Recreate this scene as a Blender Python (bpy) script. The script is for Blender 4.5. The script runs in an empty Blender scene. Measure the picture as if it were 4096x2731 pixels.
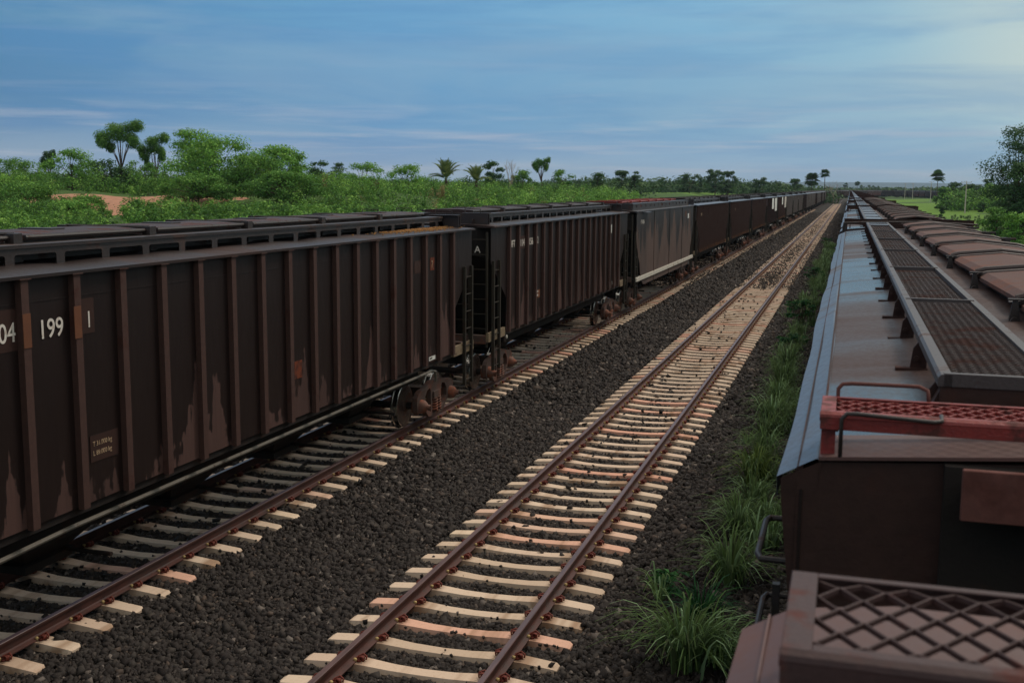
import bpy, math, random
import numpy as np
from mathutils import Vector, Matrix
from mathutils.geometry import tessellate_polygon
R = math.radians
rng = random.Random(7)
nr = np.random.RandomState(11)
scene = bpy.context.scene
col = scene.collection

# ------------------------------------------------------------------ camera
F_, YAW, PITCH, ROLL, CH = 4430.0, 0.2930, 0.1387, 0.00723, 5.085
PX, PY = 2048.0, 1365.5
fwd = Vector((-math.sin(YAW)*math.cos(PITCH), math.cos(YAW)*math.cos(PITCH), -math.sin(PITCH)))
rt0 = Vector((math.cos(YAW), math.sin(YAW), 0)); up0 = rt0.cross(fwd)
rt = rt0*math.cos(ROLL) + up0*math.sin(ROLL); upv = -rt0*math.sin(ROLL) + up0*math.cos(ROLL)
cam = bpy.data.cameras.new('camera'); co = bpy.data.objects.new('camera', cam); col.objects.link(co)
M = Matrix((rt, upv, -fwd)).transposed().to_4x4(); M.translation = Vector((0, 0, CH)); co.matrix_world = M
cam.lens = F_/4096*36; cam.sensor_width = 36; cam.clip_start = .05; cam.clip_end = 30000
cam.dof.use_dof = True; cam.dof.focus_distance = 14; cam.dof.aperture_fstop = 5.0
scene.camera = co
scene.render.resolution_x, scene.render.resolution_y = 1024, 682

def at(x, y, Y):
    """world point at distance Y down the line, in the direction of the survey bearing (x, y)"""
    d = fwd + rt*((x-PX)/F_) - upv*((y-PY)/F_)
    t = Y/d.y
    return Vector((d.x*t, Y, CH + d.z*t))

# ------------------------------------------------------------------ helpers
class MB:
    def __init__(s): s.v = []; s.f = []; s.m = []
    def add(s, vs, fs, m=0):
        o = len(s.v); s.v += [tuple(v) for v in vs]
        for f in fs: s.f.append(tuple(i+o for i in f)); s.m.append(m)
    def box(s, x0, x1, y0, y1, z0, z1, m=0):
        s.add([(x0,y0,z0),(x1,y0,z0),(x1,y1,z0),(x0,y1,z0),(x0,y0,z1),(x1,y0,z1),(x1,y1,z1),(x0,y1,z1)],
              [(0,3,2,1),(4,5,6,7),(0,1,5,4),(1,2,6,5),(2,3,7,6),(3,0,4,7)], m)
    def hexa(s, b, t, m=0):
        s.add(list(b)+list(t), [(0,3,2,1),(4,5,6,7),(0,1,5,4),(1,2,6,5),(2,3,7,6),(3,0,4,7)], m)
    def bar(s, a, b, w, h, m=0, up=(0,0,1)):
        a = Vector(a); b = Vector(b); d = (b-a).normalized(); u = Vector(up)
        if abs(d.dot(u)) > .99: u = Vector((0,1,0))
        r_ = d.cross(u).normalized(); u = r_.cross(d)
        r_ *= w/2; u *= h/2
        s.add([a-r_-u, a+r_-u, b+r_-u, b-r_-u, a-r_+u, a+r_+u, b+r_+u, b-r_+u],
              [(0,3,2,1),(4,5,6,7),(0,1,5,4),(1,2,6,5),(2,3,7,6),(3,0,4,7)], m)
    def tube(s, pts, r, n=8, m=0, cap=True):
        pts = [Vector(p) for p in pts]; rs = r if isinstance(r, (list, tuple)) else [r]*len(pts)
        o = len(s.v); prev = None
        for i, p in enumerate(pts):
            if i == 0: d = pts[1]-p
            elif i == len(pts)-1: d = p-pts[i-1]
            else: d = (pts[i+1]-p).normalized() + (p-pts[i-1]).normalized()
            d.normalize()
            if prev is None:
                u = Vector((0,0,1)) if abs(d.z) < .9 else Vector((1,0,0))
            else: u = prev
            a = d.cross(u); 
            if a.length < 1e-6: a = d.cross(Vector((0,1,0)))
            a.normalize(); u = a.cross(d).normalized(); prev = u
            for k in range(n):
                t = 2*math.pi*k/n
                s.v.append(tuple(p + a*math.cos(t)*rs[i] + u*math.sin(t)*rs[i]))
        for i in range(len(pts)-1):
            for k in range(n):
                s.f.append((o+i*n+k, o+i*n+(k+1)%n, o+(i+1)*n+(k+1)%n, o+(i+1)*n+k)); s.m.append(m)
        if cap:
            s.f.append(tuple(o+k for k in reversed(range(n)))); s.m.append(m)
            s.f.append(tuple(o+(len(pts)-1)*n+k for k in range(n))); s.m.append(m)
    def lathe_x(s, prof, c, n=24, m=0):
        """profile [(x, r)] spun about an axis parallel to x through c=(y,z)"""
        o = len(s.v)
        for (x, r) in prof:
            for k in range(n):
                t = 2*math.pi*k/n; s.v.append((x, c[0]+r*math.cos(t), c[1]+r*math.sin(t)))
        for i in range(len(prof)-1):
            for k in range(n):
                s.f.append((o+i*n+k, o+i*n+(k+1)%n, o+(i+1)*n+(k+1)%n, o+(i+1)*n+k)); s.m.append(m)
        s.f.append(tuple(o+k for k in range(n))); s.m.append(m)
        s.f.append(tuple(o+(len(prof)-1)*n+k for k in reversed(range(n)))); s.m.append(m)
    def prism_x(s, loops, x0, x1, m=0):
        """outline + holes given in (y,z), extruded from x0 to x1"""
        flat = [p for l in loops for p in l]; n = len(flat)
        tris = tessellate_polygon([[Vector((p[0], p[1], 0)) for p in l] for l in loops])
        vs = [(x0, p[0], p[1]) for p in flat] + [(x1, p[0], p[1]) for p in flat]
        fs = [tuple(t) for t in tris] + [tuple(i+n for i in reversed(t)) for t in tris]
        o = 0
        for l in loops:
            k = len(l)
            for i in range(k): fs.append((o+i, o+(i+1)%k, o+(i+1)%k+n, o+i+n))
            o += k
        s.add(vs, fs, m)
    def prism_y(s, prof, y0, y1, m=0, caps=True):
        n = len(prof)
        vs = [(p[0], y0, p[1]) for p in prof] + [(p[0], y1, p[1]) for p in prof]
        fs = [(i, (i+1)%n, (i+1)%n+n, i+n) for i in range(n)]
        if caps: fs += [tuple(range(n-1,-1,-1)), tuple(range(n, 2*n))]
        s.add(vs, fs, m)
    def mesh(s, name, mats, smooth=False):
        me = bpy.data.meshes.new(name); me.from_pydata(s.v, [], s.f)
        if not isinstance(mats, (list, tuple)): mats = [mats]
        for q in mats: me.materials.append(q)
        if len(mats) > 1: me.polygons.foreach_set('material_index', s.m)
        if smooth: me.polygons.foreach_set('use_smooth', [True]*len(me.polygons))
        me.update(); return me
    def build(s, name, mats, parent=None, smooth=False, bevel=0):
        me = s.mesh(name, mats, smooth)
        o = link(name, me, parent)
        if bevel:
            b = o.modifiers.new('bevel', 'BEVEL'); b.width = bevel; b.segments = 1; b.limit_method = 'ANGLE'; b.angle_limit = R(40)
        return o

def link(name, me, parent=None):
    o = bpy.data.objects.new(name, me); col.objects.link(o)
    if parent is not None: o.parent = parent
    return o
def tag(o, label=None, cat=None, group=None, kind=None):
    if label: o['label'] = label
    if cat: o['category'] = cat
    if group: o['group'] = group
    if kind: o['kind'] = kind
    return o
def empty(name, loc, rz=0):
    o = bpy.data.objects.new(name, None); col.objects.link(o); o.location = loc; o.rotation_euler = (0, 0, rz)
    o.empty_display_size = .3
    return o
def copy_tree(o, parent=None):
    c = o.copy(); col.objects.link(c); c.parent = parent
    for ch in list(KIDS.get(o.name, [])) if False else [x for x in o.children]: copy_tree(ch, c)
    return c
KIDS = {}

def np_mesh(name, V, Fc, mats, attr=None, matidx=None, smooth=False):
    """V (n,3) float, Fc (m,k) int, attr: face floats called 'tone'"""
    me = bpy.data.meshes.new(name); k = Fc.shape[1]
    me.vertices.add(len(V)); me.vertices.foreach_set('co', V.astype(np.float32).ravel())
    me.loops.add(Fc.size); me.loops.foreach_set('vertex_index', Fc.astype(np.int32).ravel())
    me.polygons.add(len(Fc)); me.polygons.foreach_set('loop_start', (np.arange(len(Fc))*k).astype(np.int32))
    me.polygons.foreach_set('loop_total', np.full(len(Fc), k, np.int32))
    if not isinstance(mats, (list, tuple)): mats = [mats]
    for q in mats: me.materials.append(q)
    if matidx is not None: me.polygons.foreach_set('material_index', matidx.astype(np.int32))
    if smooth: me.polygons.foreach_set('use_smooth', np.ones(len(Fc), bool))
    if attr is not None:
        a = me.attributes.new('tone', 'FLOAT', 'FACE'); a.data.foreach_set('value', attr.astype(np.float32))
    me.update(calc_edges=True); me.validate(); return me

# ------------------------------------------------------------------ materials
def srgb(r, g, b):
    f = lambda c: (c/255/12.92) if c/255 <= .04045 else ((c/255+.055)/1.055)**2.4
    return (f(r), f(g), f(b), 1)
class NT:
    def __init__(s, name, rough=.7, spec=.3, metal=0):
        s.mat = bpy.data.materials.new(name); s.mat.use_nodes = True
        s.t = s.mat.node_tree; s.n = s.t.nodes; s.l = s.t.links
        s.b = s.n['Principled BSDF']
        s.b.inputs['Roughness'].default_value = rough; s.b.inputs['Specular IOR Level'].default_value = spec
        s.b.inputs['Metallic'].default_value = metal
    def put(s, i, v):
        if isinstance(v, bpy.types.NodeSocket): s.l.new(v, i)
        else: i.default_value = v
    def new(s, t, **kw):
        n = s.n.new(t)
        for k, v in kw.items(): setattr(n, k, v)
        return n
    def obj(s):
        if not hasattr(s, 'tc'): s.tc = s.new('ShaderNodeTexCoord')
        return s.tc.outputs['Object']
    def geo(s):
        if not hasattr(s, 'gp'): s.gp = s.new('ShaderNodeNewGeometry')
        return s.gp.outputs['Position']
    def mapv(s, v, scale=(1,1,1), loc=(0,0,0)):
        m = s.new('ShaderNodeMapping'); s.l.new(v, m.inputs[0]); m.inputs['Scale'].default_value = scale
        s.put(m.inputs['Location'], loc); return m.outputs[0]
    def noise(s, v, scale=5, detail=4, rough=.55, dist=0):
        n = s.new('ShaderNodeTexNoise'); s.l.new(v, n.inputs['Vector'])
        n.inputs['Scale'].default_value = scale; n.inputs['Detail'].default_value = detail
        n.inputs['Roughness'].default_value = rough; n.inputs['Distortion'].default_value = dist
        return n.outputs['Fac']
    def vor(s, v, scale=5, out='Color', feature='F1'):
        n = s.new('ShaderNodeTexVoronoi', feature=feature); s.l.new(v, n.inputs['Vector']); n.inputs['Scale'].default_value = scale
        return n.outputs[out]
    def ramp(s, f, stops, interp='LINEAR'):
        n = s.new('ShaderNodeValToRGB'); s.put(n.inputs[0], f); cr = n.color_ramp; cr.interpolation = interp
        while len(cr.elements) < len(stops): cr.elements.new(.5)
        for e, (p, c) in zip(cr.elements, stops):
            e.position = p; e.color = c if len(c) == 4 else (*c, 1)
        return n.outputs[0]
    def mix(s, f, a, b, blend='MIX'):
        n = s.new('ShaderNodeMix', data_type='RGBA', blend_type=blend)
        s.put(n.inputs[0], f); s.put(n.inputs[6], a); s.put(n.inputs[7], b); return n.outputs[2]
    def math(s, op, a, b=0., c=0., clamp=False):
        n = s.new('ShaderNodeMath', operation=op, use_clamp=clamp)
        s.put(n.inputs[0], a); s.put(n.inputs[1], b); s.put(n.inputs[2], c); return n.outputs[0]
    def mr(s, v, a, b, c=0., d=1., typ='SMOOTHSTEP'):
        n = s.new('ShaderNodeMapRange', interpolation_type=typ)
        s.put(n.inputs[0], v); s.put(n.inputs[1], a); s.put(n.inputs[2], b); s.put(n.inputs[3], c); s.put(n.inputs[4], d); return n.outputs[0]
    def sep(s, v):
        n = s.new('ShaderNodeSeparateXYZ'); s.l.new(v, n.inputs[0]); return n.outputs
    def comb(s, x, y, z):
        n = s.new('ShaderNodeCombineXYZ'); s.put(n.inputs[0], x); s.put(n.inputs[1], y); s.put(n.inputs[2], z); return n.outputs[0]
    def rnd(s):
        return s.new('ShaderNodeObjectInfo').outputs['Random']
    def attr(s, name='tone'):
        return s.new('ShaderNodeAttribute', attribute_name=name).outputs['Fac']
    def bump(s, h, dist=.01, strength=1):
        n = s.new('ShaderNodeBump'); s.l.new(h, n.inputs['Height']); n.inputs['Distance'].default_value = dist; n.inputs['Strength'].default_value = strength
        s.l.new(n.outputs[0], s.b.inputs['Normal']); return n.outputs[0]
    def color(s, c): s.put(s.b.inputs['Base Color'], c); return s
    def rough(s, r): s.put(s.b.inputs['Roughness'], r); return s

def paint_side(name, dark, dusty, rust, lo=1.2, hi=2.6, seed=0.):
    """weathered wagon paint: dark rain-washed film above, matte dust below in tongues"""
    n = NT(name, .62, .25); p = n.obj(); x, y, z = n.sep(p)
    off = n.math('MULTIPLY', n.rnd(), 60.)
    yy = n.math('ADD', y, n.math('ADD', off, seed))
    big = n.noise(n.comb(yy, 0., 0.), .75, 2, .5)
    fine = n.noise(n.comb(yy, 3., 0.), 4.2, 3, .6)
    rag = n.noise(n.comb(yy, n.math('MULTIPLY', z, .6), 7.), 9, 2, .5)
    thr = n.math('ADD', n.mr(big, .38, .68, lo, hi, 'LINEAR'), n.math('MULTIPLY', n.math('SUBTRACT', fine, .5), 2.0))
    thr = n.math('ADD', thr, n.math('MULTIPLY', n.math('SUBTRACT', rag, .5), .9))
    mask = n.math('MULTIPLY', n.mr(n.math('SUBTRACT', thr, z), -.03, .10), n.mr(n.noise(n.comb(yy, 9., 0.), .6, 2, .5), .35, .55, .7, 1.))
    c = n.mix(mask, dark, dusty)
    spots = n.noise(n.comb(x, yy, z), 2.3, 6, .7)
    c = n.mix(n.mr(spots, .62, .75, 0, .6), c, rust)
    streak = n.noise(n.mapv(n.comb(x, yy, z), (1, 9, .5)), 3, 4, .6)
    c = n.mix(n.mr(streak, .35, .8, 0., .35), c, n.mix(.5, c, (.005, .005, .006, 1)))
    n.color(c); n.rough(n.mr(mask, 0, 1, .48, .85, 'LINEAR'))
    n.bump(n.math('ADD', n.noise(n.mapv(p, (1, .9, .35)), 1.8, 3), n.math('MULTIPLY', n.noise(n.mapv(p, (1, 6, 1)), 5, 5), .05)), .05, .6)
    return n.mat
def metal(name, base, rust, amt=.5, rough=.45, spec=.5, scale=2.5, bumpd=.004):
    n = NT(name, rough, spec); p = n.obj(); q = n.mapv(p, (1,1,1), n.comb(n.math('MULTIPLY', n.rnd(), 30.), 0., 0.))
    f = n.noise(q, scale, 7, .65)
    m = n.mr(f, .66-.3*amt, .78-.3*amt)
    c = n.mix(m, base, rust)
    fine = n.noise(q, scale*14, 4, .6)
    c = n.mix(n.mr(fine, .3, .7, 0, .35), c, n.mix(.6, c, (.01,.008,.008,1)))
    n.color(c); n.rough(n.mr(m, 0, 1, rough, min(.95, rough+.35), 'LINEAR')); n.bump(fine, bumpd, .6)
    return n.mat

SIDE = paint_side('side_paint', srgb(32,21,19), srgb(76,54,49), srgb(54,36,31), .9, 2.6)
SIDE_C = paint_side('side_paint_smooth', srgb(44,38,37), srgb(82,65,59), srgb(70,48,42), 2.2, 4.4, 20.)
SIDE_GREY = paint_side('side_paint_grey', srgb(78,74,74), srgb(128,120,116), srgb(96,62,50), 2.5, 4.5, 9.)
SIDE_RUST = paint_side('side_paint_rust', srgb(72,40,36), srgb(104,60,52), srgb(60,34,30), 1.5, 3.5, 9.)
RIB = metal('rib_paint', srgb(72,51,46), srgb(66,39,33), .35, .75, .2, 1.2)
RIB_GREY = metal('rib_paint_grey', srgb(120,112,108), srgb(90,66,56), .3, .75, .2, 1.2)
DARK = metal('underframe_dark', srgb(34,29,27), srgb(50,36,30), .5, .8, .2, 3)
SHADE = metal('inner_sheet', srgb(30,27,26), srgb(44,33,29), .4, .85, .15, 2)
CAST = metal('cast_steel', srgb(76,60,54), srgb(96,62,50), .6, .75, .3, 3, .006)
AXLE = metal('axle_cap', srgb(104,72,60), srgb(132,78,58), .6, .7, .3, 6, .003)
STEEL = metal('polished_tread', srgb(190,186,180), srgb(120,90,70), .1, .22, .9, 5); STEEL.node_tree.nodes['Principled BSDF'].inputs['Metallic'].default_value = 1
OLIVE = metal('ladder_paint', srgb(46,41,33), srgb(50,38,30), .5, .75, .25, 4)
SILL = metal('sill_cream', srgb(126,110,88), srgb(92,72,56), .45, .75, .25, 4)
WHITE = metal('white_stripe', srgb(196,190,178), srgb(140,120,100), .3, .7, .3, 3)
PALE = metal('pale_pipe', srgb(96,89,79), srgb(70,58,48), .35, .55, .5, 5)

def roof_mat(name, base, rusty, amt, wave=1.17, rough=.34, band=(.5, 1.6), inner=False, spec=.55):
    n = NT(name, rough, spec); p = n.obj(); x, y, z = n.sep(p)
    off = n.math('MULTIPLY', n.rnd(), 40.); q = n.comb(x, n.math('ADD', y, off), z)
    f = n.noise(n.mapv(q, (band[0], band[1], 1)), 1.1, 4, .5)
    m = n.mr(f, .62-.25*amt, .86-.2*amt)
    if inner:
        m = n.math('MAXIMUM', m, n.math('MULTIPLY', n.mr(x, -.95, -.75), n.mr(f, .3, .6, .75, 1., 'LINEAR')))
        wav = n.math('SINE', n.math('ADD', n.math('MULTIPLY', y, .6), n.math('ADD', 5.2, n.math('MULTIPLY', f, 1.6)))); m = n.math('MAXIMUM', m, n.math('MULTIPLY', n.mr(wav, -.2, .8), n.mr(f, .35, .6, .5, 1., 'LINEAR')))
        n.put(n.b.inputs['Specular IOR Level'], n.mr(m, 0, 1, .6, .12, 'LINEAR'))
    c = n.mix(m, base, rusty)
    dirt = n.noise(n.mapv(q, (2, 1, 1)), 18, 5, .65)
    c = n.mix(n.mr(dirt, .4, .7, 0, .3), c, n.mix(.5, c, rusty))
    n.color(c); n.rough(n.math('ADD', n.mr(m, 0, 1, rough, rough+(.4 if inner else .28), 'LINEAR'), n.mr(dirt, .4, .7, -.04, .08, 'LINEAR')))
    h = n.math('ADD', n.noise(n.mapv(q, (.3, 1.3, 1)), 1.2, 2), n.math('MULTIPLY', dirt, .02))
    n.bump(h, .035, .4)
    return n.mat
ROOF_R = roof_mat('roof_blue_grey', srgb(46,48,54), srgb(66,47,41), .45, rough=.27, band=(.3, 1.1), inner=True)
CHORD = roof_mat('chord_blue_grey', srgb(70,80,96), srgb(78,68,64), .3, rough=.44)
ROOF_L = roof_mat('roof_dark_brown', srgb(40,32,31), srgb(52,33,28), .6, rough=.45, band=(.5, .8), spec=.28)
ROOF_A = roof_mat('roof_brown', srgb(78,52,48), srgb(96,60,52), .5, rough=.6)
BEAM = metal('beam_paint', srgb(46,36,34), srgb(62,42,36), .4, .45, .45, 2)
HATCH_L = metal('hatch_rust_dark', srgb(46,28,25), srgb(72,36,30), .5, .6, .35, 2.5)
HATCH_R = metal('hatch_rust_brown', srgb(86,60,53), srgb(102,66,54), .5, .78, .25, 1.8, .006)
LIP = metal('hatch_lip', srgb(62,50,48), srgb(76,50,44), .5, .55, .4, 3)
GRAIN = metal('spilled_grain', srgb(176,130,82), srgb(130,88,58), .5, .9, .1, 9, .01)
GRATE = metal('walkway_steel', srgb(66,57,56), srgb(72,50,45), .35, .5, .45, 5, .003)
MESHM = metal('mesh_rust', srgb(60,45,42), srgb(72,44,36), .5, .6, .35, 4, .003)
GRATE_A = metal('grating_brown', srgb(64,46,45), srgb(82,48,43), .35, .6, .3, 5, .003)
RED = metal('red_oxide', srgb(124,42,38), srgb(80,38,33), .5, .5, .4, 6, .004)
ENDW = metal('end_wall_brown', srgb(56,39,35), srgb(68,42,36), .4, .7, .15, 1.3, .006)
PLATE = metal('plate_brown', srgb(96,60,54), srgb(84,50,44), .5, .75, .2, 2)
BLACK = metal('rod_black', srgb(46,38,36), srgb(64,44,38), .4, .5, .4, 8)

n = NT('rail_side', .6, .35); f = n.noise(n.mapv(n.geo(), (1, .5, 1)), 3, 6, .65)
n.color(n.ramp(f, [(.3, srgb(48,31,28)), (.5, srgb(78,46,39)), (.62, srgb(64,48,44)), (.75, srgb(90,54,41))])); n.bump(n.noise(n.geo(), 60, 3), .002, .6); RAIL = n.mat
n = NT('rail_top', .42, .5); f = n.noise(n.mapv(n.geo(), (8, .4, 1)), 3, 5, .6)
n.color(n.ramp(f, [(.35, srgb(70,50,49)), (.65, srgb(94,70,68))])); RAILTOP = n.mat
n = NT('clip_rust', .7, .3); n.color(n.mix(n.noise(n.geo(), 30, 3), srgb(78,34,27), srgb(116,50,36))); CLIP = n.mat
n = NT('insulator_yellow', .6, .3); n.color(srgb(186,160,108)); INSUL = n.mat
XM_, XL_ = -4.27, -9.70
# sleepers: pale pinkish cream, each a little different, shade painted in brown by the rail seats, brown dirt on some ends
n = NT('sleeper_concrete', .85, .2); p = n.geo(); x, y, z = n.sep(p)
cell = n.math('FLOOR', n.math('DIVIDE', n.math('ADD', y, .3), .6)); xs = n.math('FLOOR', n.math('DIVIDE', x, 5.))
wn = n.new('ShaderNodeTexWhiteNoise', noise_dimensions='2D'); n.l.new(n.comb(cell, xs, 0.), wn.inputs['Vector'])
r1 = wn.outputs['Value']
c = n.ramp(r1, [(0, srgb(184,162,140)), (.35, srgb(202,181,159)), (.84, srgb(194,170,149)), (.9, srgb(206,164,142)), (.95, srgb(200,150,128)), (1, srgb(210,190,164))])
d = n.noise(n.comb(x, n.math('MULTIPLY', cell, 7.), z), 2.4, 3, .6)
c = n.mix(n.mr(d, .52, .70, 0, .75), c, srgb(134,102,76))
f2 = n.noise(p, 26, 5, .7)
for xr in (XM_-.835, XM_+.835, XL_-.835, XL_+.835):  # shading next to each rail, put into the sleeper colour
    dx_ = n.math('ABSOLUTE', n.math('SUBTRACT', x, xr)); seat_shade = n.mr(n.math('ADD', dx_, n.math('MULTIPLY', n.noise(n.comb(x, n.math('MULTIPLY', cell, 3.), 2.), 5, 3), .14)), .16, .33, .62, 0); c = n.mix(seat_shade, c, srgb(112,80,60))
c = n.mix(n.mr(f2, .5, .8, 0, .5), c, srgb(150,112,84))
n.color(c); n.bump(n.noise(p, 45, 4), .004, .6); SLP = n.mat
# ballast
n = NT('ballast_stone', .8, .25); t = n.attr()
c = n.ramp(t, [(0, srgb(24,23,22)), (.45, srgb(40,38,36)), (.75, srgb(58,55,51)), (.92, srgb(78,66,57)), (1, srgb(112,104,97))])
c = n.mix(n.noise(n.geo(), 40, 3), c, n.mix(.4, c, srgb(60,44,38))); n.color(c); n.bump(n.noise(n.geo(), 90, 3), .003, .6); STONE = n.mat
n = NT('ballast_bed', .9, .15); p = n.geo()
v = n.vor(p, 17, 'Color'); vs = n.sep(v)[0]; dd = n.vor(p, 17, 'Distance')
c = n.ramp(vs, [(0, srgb(24,23,22)), (.6, srgb(40,38,36)), (.9, srgb(60,56,52)), (1, srgb(86,76,68))])
v2 = n.sep(n.vor(p, 7, 'Color'))[1]; c = n.mix(n.mr(v2, .75, .95, 0, .6), c, srgb(84,76,68)); c = n.mix(n.mr(n.noise(p, .35, 6, .7), .45, .7, 0, .5), c, srgb(62,52,44)); n.color(c)
n.bump(n.math('SUBTRACT', 1., dd), .05, 1); BED = n.mat
# ground
n = NT('ground_cover', .9, .1); p = n.geo()
f = n.noise(p, .09, 6, .6); g = n.noise(p, 1.6, 6, .7)
c = n.mix(f, srgb(58,84,40), srgb(90,116,52)); c = n.mix(n.mr(g, .3, .65, 0, .8), c, srgb(38,54,28))
e = n.attr('earth'); en = n.math('ADD', e, n.math('MULTIPLY', n.math('SUBTRACT', n.noise(p, .5, 5, .65), .5), .9))
soil = n.mix(n.noise(p, 1.4, 8, .75), srgb(120,84,66), srgb(190,144,118))
c = n.mix(n.mr(en, .45, .6), c, soil)
n.color(c); n.bump(g, .15, .6); GROUND = n.mat
n = NT('meadow', .9, .1); p = n.geo()
c = n.mix(n.noise(p, .12, 6, .65), srgb(78,112,38), srgb(100,128,48)); c = n.mix(n.mr(n.noise(p, .9, 5, .7), .4, .75, 0, .6), c, srgb(70,92,42))
n.color(c); n.bump(n.noise(p, 3, 5, .7), .2, .7); MEADOW = n.mat
n = NT('red_soil', .9, .1); p = n.geo(); n.color(n.mix(n.noise(p, 1.2, 6, .7), srgb(150,96,76), srgb(182,128,98))); n.bump(n.noise(p, 5, 5), .05, .6); SOIL = n.mat
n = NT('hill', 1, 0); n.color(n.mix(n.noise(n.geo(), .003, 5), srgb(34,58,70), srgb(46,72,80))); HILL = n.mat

def leaf(name, a, b, c3, trans=.2):
    n = NT(name, .65, .12); t = n.attr()
    c = n.ramp(t, [(0, a), (.55, b), (1, c3)]); n.color(c)
    tr = n.new('ShaderNodeBsdfTranslucent'); n.l.new(n.mix(.5, c, c3), tr.inputs[0])
    mx = n.new('ShaderNodeMixShader'); mx.inputs[0].default_value = trans
    n.l.new(n.b.outputs[0], mx.inputs[1]); n.l.new(tr.outputs[0], mx.inputs[2])
    n.l.new(mx.outputs[0], n.n['Material Output'].inputs[0]); return n.mat
LEAF = leaf('leaf_green', srgb(26,56,24), srgb(74,118,48), srgb(130,168,76))
LEAF_B = leaf('leaf_bright', srgb(32,70,28), srgb(92,142,56), srgb(152,188,88))
LEAF_D = leaf('leaf_dark', srgb(24,46,28), srgb(48,80,42), srgb(88,120,58))
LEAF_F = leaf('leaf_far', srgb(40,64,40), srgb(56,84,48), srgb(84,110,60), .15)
PALM_L = leaf('palm_frond', srgb(50,74,46), srgb(84,106,60), srgb(140,148,84), .2)
GRASS = leaf('grass_blade', srgb(64,74,40), srgb(88,114,58), srgb(150,178,134), .25)
DRY = leaf('dry_scrub', srgb(70,64,40), srgb(116,104,66), srgb(160,146,102), .2)
GRASS_Y = leaf('dry_grass', srgb(110,98,60), srgb(140,128,84), srgb(170,156,110), .3)
WEED = leaf('weed_leaf', srgb(24,54,32), srgb(38,80,44), srgb(70,116,54), .2)
n = NT('bark', .9, .1); n.color(n.mix(n.noise(n.mapv(n.obj(), (4,4,1)), 4, 5), srgb(62,48,42), srgb(96,78,66))); BARK = n.mat
n = NT('pale_bark', .9, .1); n.color(n.mix(n.noise(n.mapv(n.obj(), (4,4,1)), 4, 5), srgb(134,116,104), srgb(160,142,126))); BARK_P = n.mat
n = NT('pole_concrete', .85, .2); n.color(n.mix(n.noise(n.obj(), 2, 5), srgb(170,160,146), srgb(196,186,170))); POLE = n.mat
n = NT('letter_white', .6, .2); n.color(n.mix(n.mr(n.noise(n.obj(), 14, 4), .5, .75, 0, .5), srgb(206,198,188), srgb(150,120,100))); LET = n.mat
n = NT('letter_faded', .7, .2); n.color(n.mix(n.mr(n.noise(n.obj(), 30, 4), .4, .7, 0, .7), srgb(170,146,118), srgb(96,66,54))); LETF = n.mat
n = NT('patch_rust', .75, .2); n.color(n.mix(n.noise(n.obj(), 5, 4), srgb(44,29,26), srgb(60,39,33))); PATCH = n.mat
n = NT('patch_orange', .75, .2); n.color(n.mix(n.noise(n.obj(), 5, 4), srgb(88,56,42), srgb(112,70,48))); PATCHO = n.mat
n = NT('patch_bright', .75, .2); n.color(n.mix(n.mr(n.noise(n.obj(), 9, 4), .4, .7), srgb(104,50,30), srgb(60,34,28))); PATCHB = n.mat
n = NT('white_sheet', .7, .2); n.color(n.mix(n.mr(n.noise(n.obj(), 1.5, 4), .45, .75, 0, .5), srgb(210,212,206), srgb(150,140,126))); SHEET = n.mat
n = NT('yellow_mark', .7, .2); n.color(n.mix(n.mr(n.noise(n.obj(), 6, 4), .4, .6), srgb(150,98,54), srgb(84,54,40))); YEL = n.mat

# ------------------------------------------------------------------ light
SUN_EL, SUN_AZ = R(52), R(38)      # azimuth measured clockwise from +Y
sl = bpy.data.lights.new('sun', 'SUN'); so = bpy.data.objects.new('sun', sl); col.objects.link(so)
sl.energy = 1.8; sl.angle = R(14); sl.color = (1, .90, .78)
sd = Vector((math.sin(SUN_AZ)*math.cos(SUN_EL), math.cos(SUN_AZ)*math.cos(SUN_EL), math.sin(SUN_EL)))
so.rotation_euler = sd.to_track_quat('Z', 'Y').to_euler()
w = bpy.data.worlds.new('World'); scene.world = w; w.use_nodes = True
class WT(NT):
    def __init__(s, tree): s.t = tree; s.n = tree.nodes; s.l = tree.links
W = WT(w.node_tree)
bg = W.n['Background']
sky = W.new('ShaderNodeTexSky', sky_type='NISHITA'); sky.sun_disc = False; sky.sun_elevation = SUN_EL; sky.sun_rotation = SUN_AZ
sky.air_density = 1.5; sky.dust_density = 2
tc = W.new('ShaderNodeTexCoord').outputs['Generated']; X, Y, Z = W.sep(tc)
az = W.math('ARCTAN2', X, Y)                 # 0 down the line, + to the right
el = W.math('ARCSINE', Z)
right = W.mr(az, R(-42), R(12), 0, 1, 'LINEAR')
c_low = W.ramp(right, [(0, srgb(132,154,184)), (.35, srgb(138,166,198)), (.7, srgb(142,178,208)), (1, srgb(150,188,208))])
c_mid = W.ramp(right, [(0, srgb(72,127,173)), (.35, srgb(90,150,197)), (.65, srgb(124,172,204)), (.85, srgb(154,190,208)), (1, srgb(178,206,212))])
c_top = W.ramp(right, [(0, srgb(76,134,176)), (.35, srgb(104,162,204)), (.65, srgb(128,180,212)), (.85, srgb(154,196,214)), (1, srgb(172,206,216))])
g1 = W.mr(el, R(.3), R(3.6)); g2 = W.mr(el, R(4), R(9))
base = W.mix(g2, W.mix(g1, c_low, c_mid), c_top)
cv = W.comb(W.math('MULTIPLY', az, 3.2), W.math('MULTIPLY', el, 30.), 1.7)
nn = W.noise(cv, 1.3, 7, .6, .4)
base = W.mix(W.mr(nn, .38, .62, .34, 0), base, srgb(72,132,188))
nb = W.noise(W.comb(W.math('MULTIPLY', az, 2.2), W.math('MULTIPLY', el, 13.), 8.3), 1.2, 5, .55, .5)
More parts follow.
